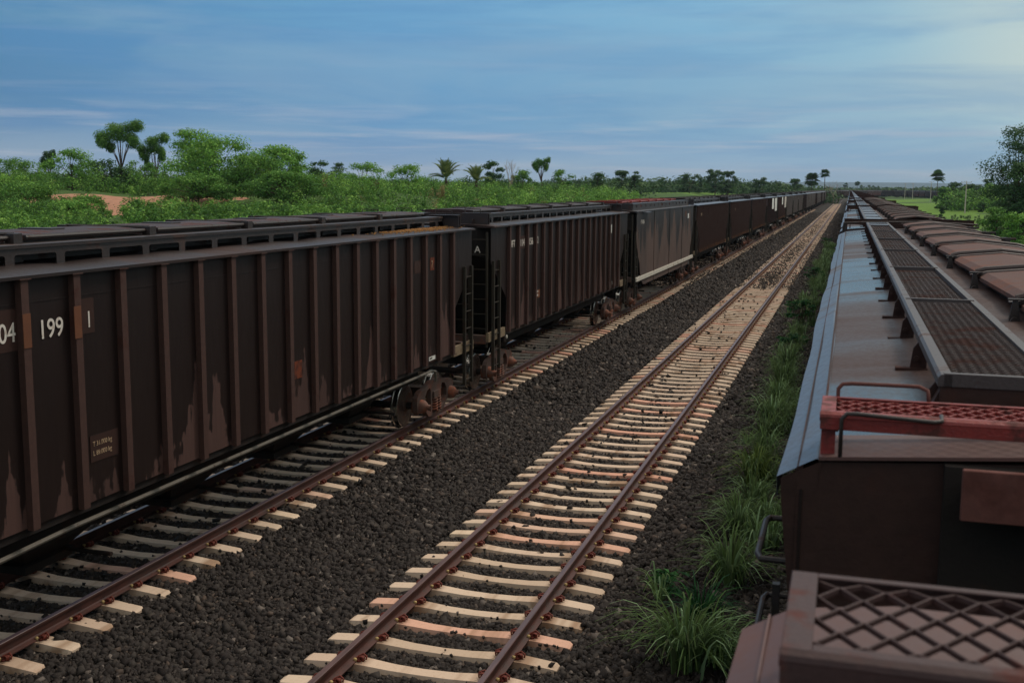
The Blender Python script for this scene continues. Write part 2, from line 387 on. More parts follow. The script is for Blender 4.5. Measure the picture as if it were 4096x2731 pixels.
base = W.mix(W.mr(nb, .46, .68, 0, .32), base, srgb(150,180,200))
cv2 = W.comb(W.math('MULTIPLY', az, 5.), W.math('MULTIPLY', el, 88.), 4.2)
n2 = W.noise(cv2, 1.15, 8, .62, .3)
streak_amt = W.math('MULTIPLY', W.mr(n2, .46, .74), W.mr(el, R(1.6), R(5.2), .62, .08, 'LINEAR'))
base = W.mix(streak_amt, base, srgb(190,194,206))
glow = W.math('MULTIPLY', W.mr(az, R(0), R(9)), W.math('MULTIPLY', W.mr(el, R(2.5), R(6)), W.mr(nn, .3, .6, .2, .62)))
base = W.mix(glow, base, srgb(206,216,206))
# bright thin overcast higher up and behind the photographer
hi = W.mr(el, R(13), R(48))
zen = W.mix(W.noise(W.mapv(tc, (2, 2, 2)), 1.5, 5, .6), (.86, .82, .76, 1), (1.2, 1.13, 1.02, 1))
cloudy = W.mix(hi, base, zen)
nish = W.new('ShaderNodeMix', data_type='RGBA', blend_type='MULTIPLY'); nish.inputs[0].default_value = 1
W.l.new(sky.outputs[0], nish.inputs[6]); nish.inputs[7].default_value = (.1, .1, .1, 1)
tot = W.mix(.96, nish.outputs[2], cloudy)
W.l.new(tot, bg.inputs[0]); bg.inputs[1].default_value = 1.0
#LIGHTEND
scene.view_settings.view_transform = 'Standard'; scene.view_settings.look = 'None'
scene.view_settings.gamma = 1; scene.view_settings.exposure = 0
scene.render.engine = 'CYCLES'
scene.cycles.max_bounces = 6; scene.cycles.diffuse_bounces = 3; scene.cycles.glossy_bounces = 3; scene.cycles.transparent_max_bounces = 6
scene.cycles.use_denoising = True

# ------------------------------------------------------------------ terrain
XM, XL, XR = -4.27, -9.70, 1.31
def sstep(a, b, x):
    t = np.clip((x-a)/(b-a), 0, 1); return t*t*(3-2*t)
def vnoise(x, y, s=0):
    return (np.sin(x*1.3+s)+np.sin(y*1.7+1.3*s)+np.sin((x+y)*.7+2.1*s)+np.sin((x-1.6*y)*.43+.7*s))/4
def height(x, y):
    x = np.asarray(x, float); y = np.asarray(y, float)
    h = np.full(np.broadcast(x, y).shape, -.62)
    left = sstep(-15, -34, x)*(1-.8*sstep(380, 900, y))
    h = h + left*2.9 + left*.35*vnoise(x*.16, y*.16)
    bank = sstep(84, 97, y)*sstep(-40, -52, x)*(1-sstep(118, 150, y)*.5)
    h = h + bank*1.6 + bank*.35*vnoise(x*.6, y*.5, 3)
    rgt = sstep(9, 40, x)
    h = h + rgt*.5*vnoise(x*.07, y*.05, 5) + sstep(14, 60, x)*.9
    return h
def gh(x, y): return float(height(x, y))
def axis(lo, hi, a, b, fine, coarse_n):
    core = np.arange(a, b, fine)
    l = a - (np.linspace(0, 1, coarse_n)**2.2)[1:]*(a-lo); r_ = b + (np.linspace(0, 1, coarse_n)**2.2)*(hi-b)
    return np.sort(np.concatenate([l, core, r_]))
gx = axis(-9000, 9000, -110, 60, 2.0, 26); gy = axis(-300, 14000, 0, 220, 2.0, 34)
GX, GY = np.meshgrid(gx, gy); GZ = height(GX, GY)
V = np.stack([GX, GY, GZ], -1).reshape(-1, 3); nx, ny = len(gx), len(gy)
I = (np.arange(ny-1)[:, None]*nx + np.arange(nx-1)[None]).ravel()
me = np_mesh('ground', V, np.stack([I, I+1, I+1+nx, I+nx], 1), GROUND, smooth=True)
a = me.attributes.new('earth', 'FLOAT', 'POINT')
ea = sstep(82, 86, V[:,1])*(1-sstep(96, 102, V[:,1]))*sstep(-54, -58, V[:,0])*sstep(-84, -68, V[:,0])*.85
ea += sstep(88, 91, V[:,1])*(1-sstep(95, 99, V[:,1]))*sstep(-70, -76, V[:,0])*.45
a.data.foreach_set('value', ea.astype(np.float32))
tag(link('ground', me), kind='structure')
# distant hills: ridges several kilometres off
def ridge(Yr, x0, x1, hmax, seed):
    xs = np.linspace(x0, x1, 160); prof = hmax*(.62+.38*vnoise(xs*.0011, 0*xs, seed)+.06*vnoise(xs*.006, 0*xs, seed+2))
    prof = np.clip(prof, 2, None)
    rows = []
    for k, (dy, q) in enumerate(((-1200, 0), (-700, .35), (-300, .8), (0, 1), (700, .5), (1500, 0))):
        rows.append(np.stack([xs, Yr+dy+80*vnoise(xs*.002, 0*xs, k), prof*q - (3 if q == 0 else 0)], -1))
    V = np.concatenate(rows); nx = len(xs)
    I = (np.arange(5)[:, None]*nx + np.arange(nx-1)[None]).ravel()
    return np_mesh('hills', V, np.stack([I, I+1, I+1+nx, I+nx], 1), HILL, smooth=True)
tag(link('hills', ridge(9000, -7000, 4000, 62, 1.2)), kind='structure')
tag(link('hills', ridge(12500, -9000, 6000, 96, 4.)), kind='structure')

# sheets: meadow right, meadow left far, soil strip
def sheet(name, x0, x1, y0, y1, dz, mat, nxx=40, nyy=60, edge=1.5):
    xs = np.linspace(0, 1, nxx); ys = np.linspace(y0, y1, nyy)
    VV = []
    for y in ys:
        a_ = (x0(y) if callable(x0) else x0) + edge*math.sin(y*.31)*.5 + edge*math.sin(y*.083); b_ = x1(y) if callable(x1) else x1
        for t in xs:
            x = a_+(b_-a_)*t; e_ = min(t*12, (1-t)*12, 1)*1.0
            VV.append((x, y, gh(x, y)+dz*e_-.05*(1-e_)))
    VV = np.array(VV); I = (np.arange(nyy-1)[:, None]*nxx + np.arange(nxx-1)[None]).ravel()
    return link(name, np_mesh(name, VV, np.stack([I, I+1, I+1+nxx, I+nxx], 1), mat, smooth=True))
tag(sheet('meadow', 10.5, 75, 30, 640, .05, MEADOW), kind='structure')
tag(sheet('meadow', lambda y: -17-(y-300)*.12, lambda y: -90-(y-300)*.25, 330, 760, .07, MEADOW), kind='structure')
tag(sheet('soil_verge', 4.6, 9.8, 20, 560, .04, SOIL, 12, 80, .6), kind='structure')

# ballast bed: one sheet with shoulders and a low crown per track
prof = [(-14.5,-.62),(-13.0,-.34),(-12.3,-.245),(-9.7,-.235),(-8.2,-.24),(-7.5,-.31),(-6.6,-.33),(-5.8,-.25),(-4.27,-.235),(-2.8,-.25),(-2.2,-.33),(-1.2,-.42),(-.4,-.34),(.2,-.25),(1.31,-.235),(2.9,-.25),(4.2,-.5),(5.2,-.7)]
pxs = np.array([q[0] for q in prof]); pzs = np.array([q[1] for q in prof])
def bed_z(x, y): return np.interp(x, pxs, pzs) + .018*vnoise(x*3.1, y*2.3, 1) + .012*vnoise(x*7, y*6, 2)
bx = np.linspace(-14.5, 5.2, 120); by = np.concatenate([np.arange(-3, 50, .2), np.arange(50, 640, 4)])
BX, BY = np.meshgrid(bx, by); BV = np.stack([BX, BY, bed_z(BX, BY)-.018], -1).reshape(-1, 3); I = (np.arange(len(by)-1)[:, None]*len(bx)+np.arange(len(bx)-1)[None]).ravel()
tag(link('ballast_bed', np_mesh('ballast_bed', BV, np.stack([I, I+1, I+1+len(bx), I+len(bx)], 1), BED, smooth=True)), kind='structure')

# loose ballast stones
def stones(regions):
    P, S = [], []
    for (x0, x1, y0, y1, dens, s0, s1) in regions:
        k = int((x1-x0)*(y1-y0)*dens); p = np.stack([nr.uniform(x0, x1, k), nr.uniform(y0, y1, k)], 1); P.append(p); S.append(nr.uniform(s0, s1, k)*nr.choice([.6, .85, 1, 1.1, 1.45], k))
    P = np.concatenate(P); S = np.concatenate(S)
    # keep the sleepers clear
    S = np.minimum(S, np.where((np.abs(P[:,0]-XM) < 1.5) | (np.abs(P[:,0]-XL) < 1.5), np.where(P[:,1] > 40, .058, .075), 1))
    keep = np.ones(len(P), bool)
    for xc in (XM, XL, XR):
        on = (np.abs(P[:,0]-xc) < 1.43) & (np.abs(((P[:,1]+.3) % .6)-.3) < .105+S*.45)
        keep &= ~(on & (nr.rand(len(P)) > .006) & ~((P[:,1] > 60)))
        for g in (-.835, .835): keep &= ~(np.abs(P[:,0]-xc-g) < .085)
    P = P[keep]; S = S[keep]
    for (xc, y0, y1, de) in ((XM, 14, 26, .9), (XM, 26, 60, 4.2), (XM, 60, 120, 2.4), (XM, 120, 230, 1.4), (XL, 30, 200, .8)):
        kk = int(2.6*(y1-y0)*de); P = np.concatenate([P, np.stack([nr.uniform(xc-1.3, xc+1.3, kk), nr.uniform(y0, y1, kk)], 1)]); S = np.concatenate([S, nr.uniform(.045, .085, kk)])
    k = len(P)
    base = np.array([(-1,-1,-1),(1,-1,-1),(1,1,-1),(-1,1,-1),(-1,-1,1),(1,-1,1),(1,1,1),(-1,1,1)], float)*.5
    Vv = base[None]*nr.uniform(.35, 1.5, (k, 8, 3)); Vv *= nr.uniform(.5, 1.35, (k, 1, 3))
    # random rotation
    q = nr.normal(size=(k, 4)); q /= np.linalg.norm(q, axis=1)[:, None]; a_, b_, c_, d_ = q.T
    Rm = np.stack([np.stack([1-2*(c_*c_+d_*d_), 2*(b_*c_-a_*d_), 2*(b_*d_+a_*c_)], -1), np.stack([2*(b_*c_+a_*d_), 1-2*(b_*b_+d_*d_), 2*(c_*d_-a_*b_)], -1), np.stack([2*(b_*d_-a_*c_), 2*(c_*d_+a_*b_), 1-2*(b_*b_+c_*c_)], -1)], 1)
    Vv = np.einsum('kij,kvj->kvi', Rm, Vv)*S[:, None, None]
    inside = np.zeros(k)
    for xc in (XM, XL, XR):
        on = (np.abs(P[:,0]-xc) < 1.4) & (np.abs(((P[:,1]+.3) % .6)-.3) < .125); inside[on] = .045
    z = bed_z(P[:,0], P[:,1]) + S*nr.uniform(-.15, .35, k) + inside
    for xc in (XM, XL): z = z - np.where((np.abs(P[:,0]-xc) < 1.45) & (inside == 0), .005+S*.36+np.where(P[:,1] > 30, .025, 0)+np.where(P[:,1] > 48, .03, 0), 0)
    Vv += np.stack([P[:,0], P[:,1], z], -1)[:, None, :]
    fc = np.array([(0,3,2,1),(4,5,6,7),(0,1,5,4),(1,2,6,5),(2,3,7,6),(3,0,4,7)])
    Fc = (fc[None]+np.arange(k)[:, None, None]*8).reshape(-1, 4)
    tone = np.repeat(np.clip(nr.beta(1.6, 3.2, k)*1.25, 0, 1), 6)
    return np_mesh('ballast_stones', Vv.reshape(-1, 3), Fc, STONE, tone)
st = stones([(-12.6, -.1, 8.0, 15, 900, .032, .062), (-12.6, -.1, 15, 26, 560, .036, .07), (-12.6, -.1, 26, 48, 170, .055, .09), (-12.6, -.1, 48, 72, 95, .06, .10), (-12.6, -.1, 72, 110, 48, .07, .12), (-12.6, -.1, 110, 170, 22, .08, .14), (-12.6, -.1, 170, 260, 9, .1, .17)])
tag(link('ballast_stones', st), kind='stuff')

# ------------------------------------------------------------------ track
RP = [(-.075,-.172),(-.075,-.160),(-.02,-.145),(-.009,-.13),(-.009,-.045),(-.034,-.036),(-.036,-.006),(-.03,0),(.03,0),(.036,-.006),(.034,-.036),(.009,-.045),(.009,-.13),(.02,-.145),(.075,-.160),(.075,-.172)]
# the line bends round a balloon loop far ahead
LOOP = [(-9.7,-6),(-9.7,300),(-9.7,520),(-9.2,575),(-6.5,630),(-1,690),(7,745),(15,785),(24,800),(32,780),(38,740),(43,700),(47,655),(50,600),(52,540)]
def smooth_path(pts, step):
    out = []; P = [Vector((a, b, 0)) for a, b in pts]
    for i in range(len(P)-1):
        p0 = P[max(i-1, 0)]; p1 = P[i]; p2 = P[i+1]; p3 = P[min(i+2, len(P)-1)]
        n_ = max(1, int((p2-p1).length/step))
        if abs(p1.x-p2.x) < .01 and abs(p0.x-p1.x) < .01: n_ = max(1, n_//6) ; p0 = p1-(p2-p1); p3 = p2+(p2-p1)
        for k in range(n_):
            t = k/n_
            out.append(.5*((2*p1)+(p2-p0)*t+(2*p0-5*p1+4*p2-p3)*t*t+(3*p1-p0-3*p2+p3)*t*t*t))
    out.append(P[-1]); return out
def rail_mesh(path, off, name='rail'):
    mb = MB(); n_ = len(RP); o = 0
    for i, p in enumerate(path):
        d = (path[min(i+1, len(path)-1)]-path[max(i-1, 0)]).normalized(); nrm = Vector((d.y, -d.x, 0))
        for (a_, b_) in RP: mb.v.append(tuple(p + nrm*(off+a_) + Vector((0, 0, b_))))
    for i in range(len(path)-1):
        for k in range(n_):
            mb.f.append((i*n_+k, i*n_+(k+1)%n_, (i+1)*n_+(k+1)%n_, (i+1)*n_+k)); mb.m.append(1 if k in (6, 7, 8) else 0)
    return mb.mesh(name, [RAIL, RAILTOP])
def sleeper_mb(mb, x=0, y=0, z=0, simple=False):
    # pre-stressed sleeper, top dips in the middle and slopes off past the rail seats
    st_ = [(-1.4,.10,.075,-.225),(-1.36,.14,.10,-.205),(-.98,.14,.105,-.172),(-.70,.14,.105,-.172),(-.35,.12,.09,-.198),(0,.11,.085,-.205),(.35,.12,.09,-.198),(.70,.14,.105,-.172),(.98,.14,.105,-.172),(1.36,.14,.10,-.205),(1.4,.10,.075,-.225)]
    vs = []
    for (sx, wb, wt, zt) in st_: vs += [(x+sx, y-wb, -.36+z), (x+sx, y-wt, zt+z), (x+sx, y+wt, zt+z), (x+sx, y+wb, -.36+z)]
    fs = []
    for i in range(len(st_)-1):
        for k in range(3): fs.append((i*4+k, i*4+k+1, (i+1)*4+k+1, (i+1)*4+k))
    fs.append((3, 2, 1, 0)); e_ = (len(st_)-1)*4; fs.append((e_, e_+1, e_+2, e_+3))
    mb.add(vs, fs)
def clip_mb(mb, x, y, s, z=0):
    mb.box(min(x+s*.075, x+s*.12), max(x+s*.075, x+s*.12), y-.05, y+.05, z-.172, z-.15, 0)
    pts = [(x+s*.15, y-.05, z-.15), (x+s*.16, y-.045, z-.115), (x+s*.12, y-.03, z-.11), (x+s*.06, y-.03, z-.14), (x+s*.055, y+.03, z-.14), (x+s*.12, y+.045, z-.105), (x+s*.17, y+.02, z-.12), (x+s*.17, y-.0, z-.155)]
    mb.tube(pts, .011, 5, 0)
    mb.box(min(x+s*.10, x+s*.15), max(x+s*.10, x+s*.15), y-.018, y+.018, z-.172, z-.115, 0)
    mb.box(min(x+s*.04, x+s*.078), max(x+s*.04, x+s*.078), y-.06, y-.03, z-.166, z-.13, 1)
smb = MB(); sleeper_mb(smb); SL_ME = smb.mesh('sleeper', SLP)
cl_me = {}
for s in (-1, 1):
    m_ = MB(); clip_mb(m_, 0, 0, s); cl_me[s] = m_.mesh('rail_clip', [CLIP, INSUL], True)
def track(xc, y_first, y_last, label, path, nfast=25):
    t = tag(empty('railway_track', (xc, 0, 0)), label, 'railway track')
    for off in (-.835, .835):
        me = rail_mesh([Vector((p.x-xc, p.y, 0)) for p in path], off); link('rail', me, t)
    ys = np.arange(math.ceil(y_first/.6)*.6, y_last, .6)
    for i, y in enumerate(ys[:100]):
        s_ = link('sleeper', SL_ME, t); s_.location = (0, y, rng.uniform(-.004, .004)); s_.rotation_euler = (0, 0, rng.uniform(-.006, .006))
        if i < nfast:
            for xo in (-.835, .835):
                for sg in (-1, 1):
                    c_ = link('rail_clip', cl_me[sg], s_); c_.location = (xo, 0, 0)
    far = MB(); fc_ = MB()
    for i, y in enumerate(ys):
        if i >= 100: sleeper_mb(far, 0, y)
        if nfast <= i < 170:
            for xo in (-.835, .835):
                for sg in (-1, 1):
                    fc_.box(xo+sg*.1-.035, xo+sg*.1+.035, y-.045, y+.03, -.172, -.11, 0); fc_.box(xo+sg*.07-.02, xo+sg*.07+.02, y-.07, y-.045, -.17, -.12, 1)
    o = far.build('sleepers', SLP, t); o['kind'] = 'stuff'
    o = fc_.build('rail_clips', [CLIP, INSUL], t); o['kind'] = 'stuff'
    return t
lpath = smooth_path(LOOP, 6)
mpath = [p+Vector((5.43, 0, 0)) for p in smooth_path([(-9.7,-6),(-9.7,520),(-9.4,575),(-8.0,620),(-5,660)], 6)]
rpath = [Vector((XR, -6, 0)), Vector((XR, 250, 0)), Vector((XR, 560, 0))]
track(XM, 8.0, 420, 'empty middle railway track between the two lines of wagons', mpath)
track(XL, 7.5, 300, 'left railway track running beneath the long dark freight train', lpath)
track(XR, 3, 120, 'right railway track hidden under the wagons with walkway roofs', rpath, 8)

# ------------------------------------------------------------------ wagons
def bogie_parts(parent, y, name='bogie'):
    b = bpy.data.objects.new(name, BG_FRAME); col.objects.link(b); b.parent = parent; b.location = (0, y, 0)
    for me, nm in BG_SUB:
        c_ = bpy.data.objects.new(nm, me); col.objects.link(c_); c_.parent = b
    return b
m_ = MB(); m_.box(-1.08, 1.08, -.16, .16, .50, .72); m_.box(-.35, .35, -.3, .3, .74, .86)
for yy in (-.9, .9): m_.tube([(-1.1, yy, .46), (1.1, yy, .46)], .075, 10)
BG_FRAME = m_.mesh('bogie', DARK)
BG_SUB = []
for sy in (-.9, .9):
    for sx in (-1, 1):
        m_ = MB()
        pr = [(.685, .43), (.70, .49), (.725, .49), (.735, .462), (.83, .455), (.84, .44)]
        dish = [(.84, .40), (.80, .37), (.78, .16), (.86, .13), (.88, .09)]
        p1 = [(sx*a_, r_) for a_, r_ in pr]; p2 = [(sx*a_, r_) for a_, r_ in pr[-1:]+dish]
        m_.lathe_x(p1, (sy, .46), 40, 1); m_.lathe_x(p2, (sy, .46), 40, 0)
        BG_SUB.append((m_.mesh('wheel', [CAST, STEEL], False), 'wheel'))
for sx in (-1, 1):
    m_ = MB()
    half = [(.26,.90),(.46,.86),(.66,.80),(.88,.79),(1.02,.74),(1.10,.66),(1.12,.54),(1.10,.36),(1.03,.30),(1.02,.50),(.97,.58),(.90,.61),(.82,.58),(.76,.50),(.73,.36),(.62,.30),(.46,.16),(.30,.13)]
    out = [(-a_, b_) for a_, b_ in reversed(half)] + half
    h1 = [(-.23,.19),(-.23,.62),(.23,.62),(.23,.19)]
    h2 = [(.31,.24),(.31,.70),(.38,.77),(.55,.73),(.66,.60),(.66,.44),(.50,.30)]; h3 = [(-a_, b_) for a_, b_ in h2]
    a0, a1 = sorted((sx*1.09, sx*1.20)); m_.prism_x([out, h1, h2, h3], a0, a1)
    a0, a1 = sorted((sx*1.05, sx*1.24)); m_.box(a0, a1, -.21, .21, .53, .66)
    BG_SUB.append((m_.mesh('side_frame', CAST), 'side_frame'))
    for sy in (-.9, .9):
        m_ = MB(); m_.lathe_x([(sx*1.03, .15), (sx*1.21, .15), (sx*1.28, .135), (sx*1.33, .09), (sx*1.345, .06), (sx*1.40, .05), (sx*1.405, .03)], (sy, .46), 16)
        BG_SUB.append((m_.mesh('axle_cap', AXLE, True), 'axle_cap'))
    m_ = MB()
    for yy in (-.105, .105):
        for k in range(5): m_.tube([(sx*1.17+.095*math.cos(t), yy+.085*math.sin(t), .22+.058*(k+t/6.283)) for t in np.linspace(0, 6.283, 11)], .019, 5, 0, False)
    BG_SUB.append((m_.mesh('spring', AXLE, True), 'spring'))

def fgrid(mb, x0, x1, y0, y1, z, W_, P_, h=.009, t=.0035, m=0):
    """expanded metal: zig-zag strands"""
    nx_ = max(2, int(round((x1-x0)/(W_/2)))); ny_ = max(1, int(round((y1-y0)/P_))); dx = (x1-x0)/nx_; P2 = (y1-y0)/ny_
    for j in range(2*ny_+1):
        yc = y0 + j*P2/2; 
        for i in range(nx_):
            s0 = -1 if (i+j) % 2 else 1
            ya = yc + s0*P2/4; yb = yc - s0*P2/4
            ya = min(max(ya, y0), y1); yb = min(max(yb, y0), y1)
            mb.bar((x0+i*dx, ya, z+s0*.0015), (x0+(i+1)*dx, yb, z-s0*.0015), t, h, m)

LA = 17.2; HA = LA/2
def side_poly(h, cut=True):
    return [(-h,4.12),(-h,3.25),(-7.32,2.30),(-7.32,1.44),(7.32,1.44),(7.32,2.30),(h,3.25),(h,4.12)]
RIBS_A = [7.22-.822*k for k in range(18)]
def make_left(kind):
    """kind: ribbed / smooth / fine / fine_sheet / grey. Returns list of (name, mesh, sub-list)"""
    global PIPE_ME
    P = []
    side, rib, roof, beam, hatch = {'ribbed': (SIDE, RIB, ROOF_L, BEAM, HATCH_L), 'smooth': (SIDE_C, RIB, BEAM, BEAM, RED2), 'fine': (SIDE, RIB, CHORD, BEAM, HATCH_L), 'grey': (SIDE_GREY, RIB_GREY, CHORD, BEAM, HATCH_L), 'rusty': (SIDE_RUST, HATCH_L, CHORD, BEAM, HATCH_L)}[kind]
    for sx in (-1, 1):
        m_ = MB(); xo = 1.47 if kind in ('ribbed', 'fine', 'grey', 'rusty') else 1.53
        a0, a1 = sorted((sx*(xo-.012), sx*xo))
        if kind == 'smooth':
            arc = [(-8.45,4.12),(-8.45,3.2),(-8.3,2.75),(-8.0,2.35),(-7.6,2.0),(-7.3,1.3),(-6.6,1.05),(6.6,1.05),(7.3,1.3),(7.6,2.0),(8.0,2.35),(8.3,2.75),(8.45,3.2),(8.45,4.12)]
            m_.prism_x([arc], a0, a1)
            for k in range(3):
                b0, b1 = sorted((sx*1.53, sx*1.55)); yy = (-4.2, .1, 4.3)[k]; m_.box(b0, b1, yy-.02, yy+.02, 1.06, 4.1, 0)
        else:
            m_.prism_x([side_poly(HA)], a0, a1)
            # seam line weld below the top chord
            b0, b1 = sorted((sx*xo, sx*(xo+.006))); m_.box(b0, b1, -HA, HA, 3.835, 3.85, 0)
        ys = RIBS_A if kind == 'ribbed' else ([8.2-.42*k for k in range(40)] if kind in ('fine',) else ([7.8-.82*k for k in range(20)] if kind in ('grey', 'rusty') else []))
        wid = .11 if kind == 'ribbed' else .07
        for yy in ys:
            zb = 1.42 if abs(yy) < 7.33 else 2.3+(abs(yy)-7.32)*.742
            b0, b1 = sorted((sx*(xo+.001), sx*(xo+.08)))
            m_.box(b0, b1, yy-wid/2, yy+wid/2, zb, 4.09, 1)
            c0, c1 = sorted((sx*(xo+.001), sx*(xo+.1))); m_.box(c0, c1, yy-wid/2-.03, yy+wid/2+.03, 4.092, 4.105, 1)
        if kind == 'fine':
            for k in range(38):
                b0, b1 = sorted((sx*(xo+.082), sx*(xo+.086))); yy = 8.2-.42*k-.42
                if abs(yy) < 7.3: m_.box(b0, b1, yy-.034, yy+.034, 1.42, 1.62, 2)
        P.append(('side_wall', m_.mesh('side_wall', [side, rib, YEL]), []))
    for sy in (-1, 1):
        m_ = MB()
        def q(*a_): return (a_[0], sy*a_[1], a_[2])
        w_ = 1.45
        # upper end sheet with chamfered corners, then slope sheet inwards
        m_.hexa([q(-1.1, HA, 3.42), q(1.1, HA, 3.42), q(1.1, HA-.02, 3.42), q(-1.1, HA-.02, 3.42)], [q(-1.1, HA, 4.14), q(1.1, HA, 4.14), q(1.1, HA-.02, 4.14), q(-1.1, HA-.02, 4.14)])
        for s2 in (-1, 1):
            m_.add([q(s2*1.1, HA, 3.42), q(s2*w_, HA-.35, 3.3), q(s2*w_, HA-.35, 4.12), q(s2*1.1, HA, 4.14)], [(0,1,2,3)])
        m_.add([q(-1.1, HA, 3.42), q(1.1, HA, 3.42), q(w_, HA-.35, 3.3), q(w_, 6.3, 1.42), q(-w_, 6.3, 1.42), q(-w_, HA-.35, 3.3)], [(0,1,2,3,4,5)])
        P.append(('end_wall', m_.mesh('end_wall', SHADE), []))
    # roof
    m_ = MB(); ny_ = 44
    pr = [(1.56,4.10),(1.56,4.135),(1.50,4.145),(.98,4.182),(0,4.188),(-.98,4.182),(-1.50,4.145),(-1.56,4.135),(-1.56,4.10)]
    rows = [-HA-.0+LA*k/ny_ for k in range(ny_+1)]; n_ = len(pr)
    for j, y in enumerate(rows):
        wv = .008*math.sin(j*1.7)+.006*math.sin(j*.9+1)
        for i, (a_, b_) in enumerate(pr): m_.v.append((a_, y, b_+(wv if 2 < i < 6 else 0)))
    for j in range(ny_):
        for i in range(n_-1): m_.f.append((j*n_+i, j*n_+i+1, (j+1)*n_+i+1, (j+1)*n_+i)); m_.m.append(0)
    for sy in (0, ny_): m_.f.append(tuple(sy*n_+i for i in range(n_))); m_.m.append(0)
    P.append(('roof', m_.mesh('roof', roof), []))
    # running boards: long webs with rounded windows, under a flat flange
    for sx in (-1, 1):
        m_ = MB(); xb = .95; holes = []
        if kind != 'smooth':
            yy = -7.9
            while yy < 7.9:
                a_, b_ = yy+.07, yy+.75; z0, z1, r_ = 4.165, 4.30, .03
                holes.append([(a_, z0), (a_, z1-r_), (a_+r_*.3, z1-r_*.3), (a_+r_, z1), (b_-r_, z1), (b_-r_*.3, z1-r_*.3), (b_, z1-r_), (b_, z0)]); yy += .822
            a0, a1 = sorted((sx*xb, sx*(xb-.01))); m_.prism_x([[(-8.1,4.155),(-8.1,4.394),(8.1,4.394),(8.1,4.155)]]+holes, a0, a1)
            a0, a1 = sorted((sx*(xb+.012), sx*(xb-.33))); m_.box(a0, a1, -8.1, 8.1, 4.395, 4.408); 
            a0, a1 = sorted((sx*(xb+.004), sx*(xb+.02))); m_.box(a0, a1, -8.1, 8.1, 4.37, 4.393)
        else:
            yy = -7.8
            while yy < 7.8:
                holes.append([(yy+.3, 4.27), (yy+.3, 4.37), (yy+.55, 4.37), (yy+.55, 4.27)]); yy += 1.1
            a0, a1 = sorted((sx*1.3, sx*1.29)); m_.prism_x([[(-8.1,4.14),(-8.1,4.42),(8.1,4.42),(8.1,4.14)]]+holes, a0, a1)
            a0, a1 = sorted((sx*1.31, sx*.9)); m_.box(a0, a1, -8.1, 8.1, 4.42, 4.432)
        P.append(('running_board', m_.mesh('running_board', beam), []))
    # hatch covers
    nh = 6 if kind == 'ribbed' else 7
    for k in range(nh):
        m_ = MB(); L_ = 15.3/nh; y0 = -7.6+k*L_
        z0 = 4.422
        m_.box(-.62, .62, y0+.09, y0+L_-.09, z0+.005, z0+.075, 0)
        m_.prism_y([(-.6, z0+.075), (.6, z0+.075), (.25, z0+.095), (-.25, z0+.095)], y0+.14, y0+L_-.14, 0)
        for sx in (-1, 1):
            m_.tube([(sx*.66, y0+.2, z0+.05), (sx*.66, y0+L_-.05, z0+.05)], .028, 6, 1)
            m_.box(sx*.68-.06, sx*.68+.06, y0-.07, y0+.07, z0-.22, z0+.10, 1)
        m_.tube([(-.66, y0+.02, z0+.09), (.66, y0+.02, z0+.09)], .022, 6, 1)
        m_.box(-.25, .25, y0+L_*.45, y0+L_*.55, z0+.097, z0+.11, 1)
        P.append(('hatch_cover', m_.mesh('hatch_cover', [hatch, BLACK if kind != 'smooth' else hatch]), []))
    m_ = MB()      # hatch coaming
    m_.box(-.56, .56, -7.7, 7.8, 4.2, 4.42)
    P.append(('hatch_coaming', m_.mesh('hatch_coaming', BEAM), []))
    # end boards closing the walkways, with a small grab rail
    for sy in (-1, 1):
        y0, y1 = sorted((sy*8.1, sy*8.32))
        for s2 in (-1, 1):
            m_ = MB(); a0, a1 = sorted((s2*.6, s2*1.30)); 
            m_.box(a0, a1, sy*8.2-.012, sy*8.2+.012, 4.16, 4.43); m_.box(a0, a1, y0, y1, 4.432, 4.446)
            m_.tube([(s2*.7, sy*8.3, 4.44), (s2*.7, sy*8.3, 4.54), (s2*1.1, sy*8.3, 4.54), (s2*1.1, sy*8.3, 4.44)], .012, 6)
            m_.box(a0, a1, *sorted((sy*8.32, sy*8.34)), 4.14, 4.431)
            P.append(('end_board', m_.mesh('end_board', BEAM), []))
    # sills, underframe
    m_ = MB()
    for sx in (-1, 1):
        a0, a1 = sorted((sx*1.36, sx*1.44)); m_.box(a0, a1, -7.3, 7.3, 1.34, 1.44)
    m_.box(-.22, .22, -8.7, 8.7, .80, 1.12); 
    for sx in (-1, 1):
        a0, a1 = sorted((sx*.9, sx*1.1)); m_.box(a0, a1, -6.2, 6.2, 1.0, 1.18)
    P.append(('underframe', m_.mesh('underframe', DARK), []))
    for k in range(4):
        m_ = MB(); yc = -4.5+3*k
        m_.hexa([(-.42, yc-.35, .55), (.42, yc-.35, .55), (.42, yc+.35, .55), (-.42, yc+.35, .55)], [(-1.2, yc-1.42, 1.44), (1.2, yc-1.42, 1.44), (1.2, yc+1.42, 1.44), (-1.2, yc+1.42, 1.44)])
        m_.box(-.5, .5, yc-.45, yc+.45, .45, .548)
        m_.tube([(-1.15, yc+.3, .55), (1.15, yc+.3, .55)], .03, 8)
        P.append(('hopper_chute', m_.mesh('hopper_chute', DARK), []))
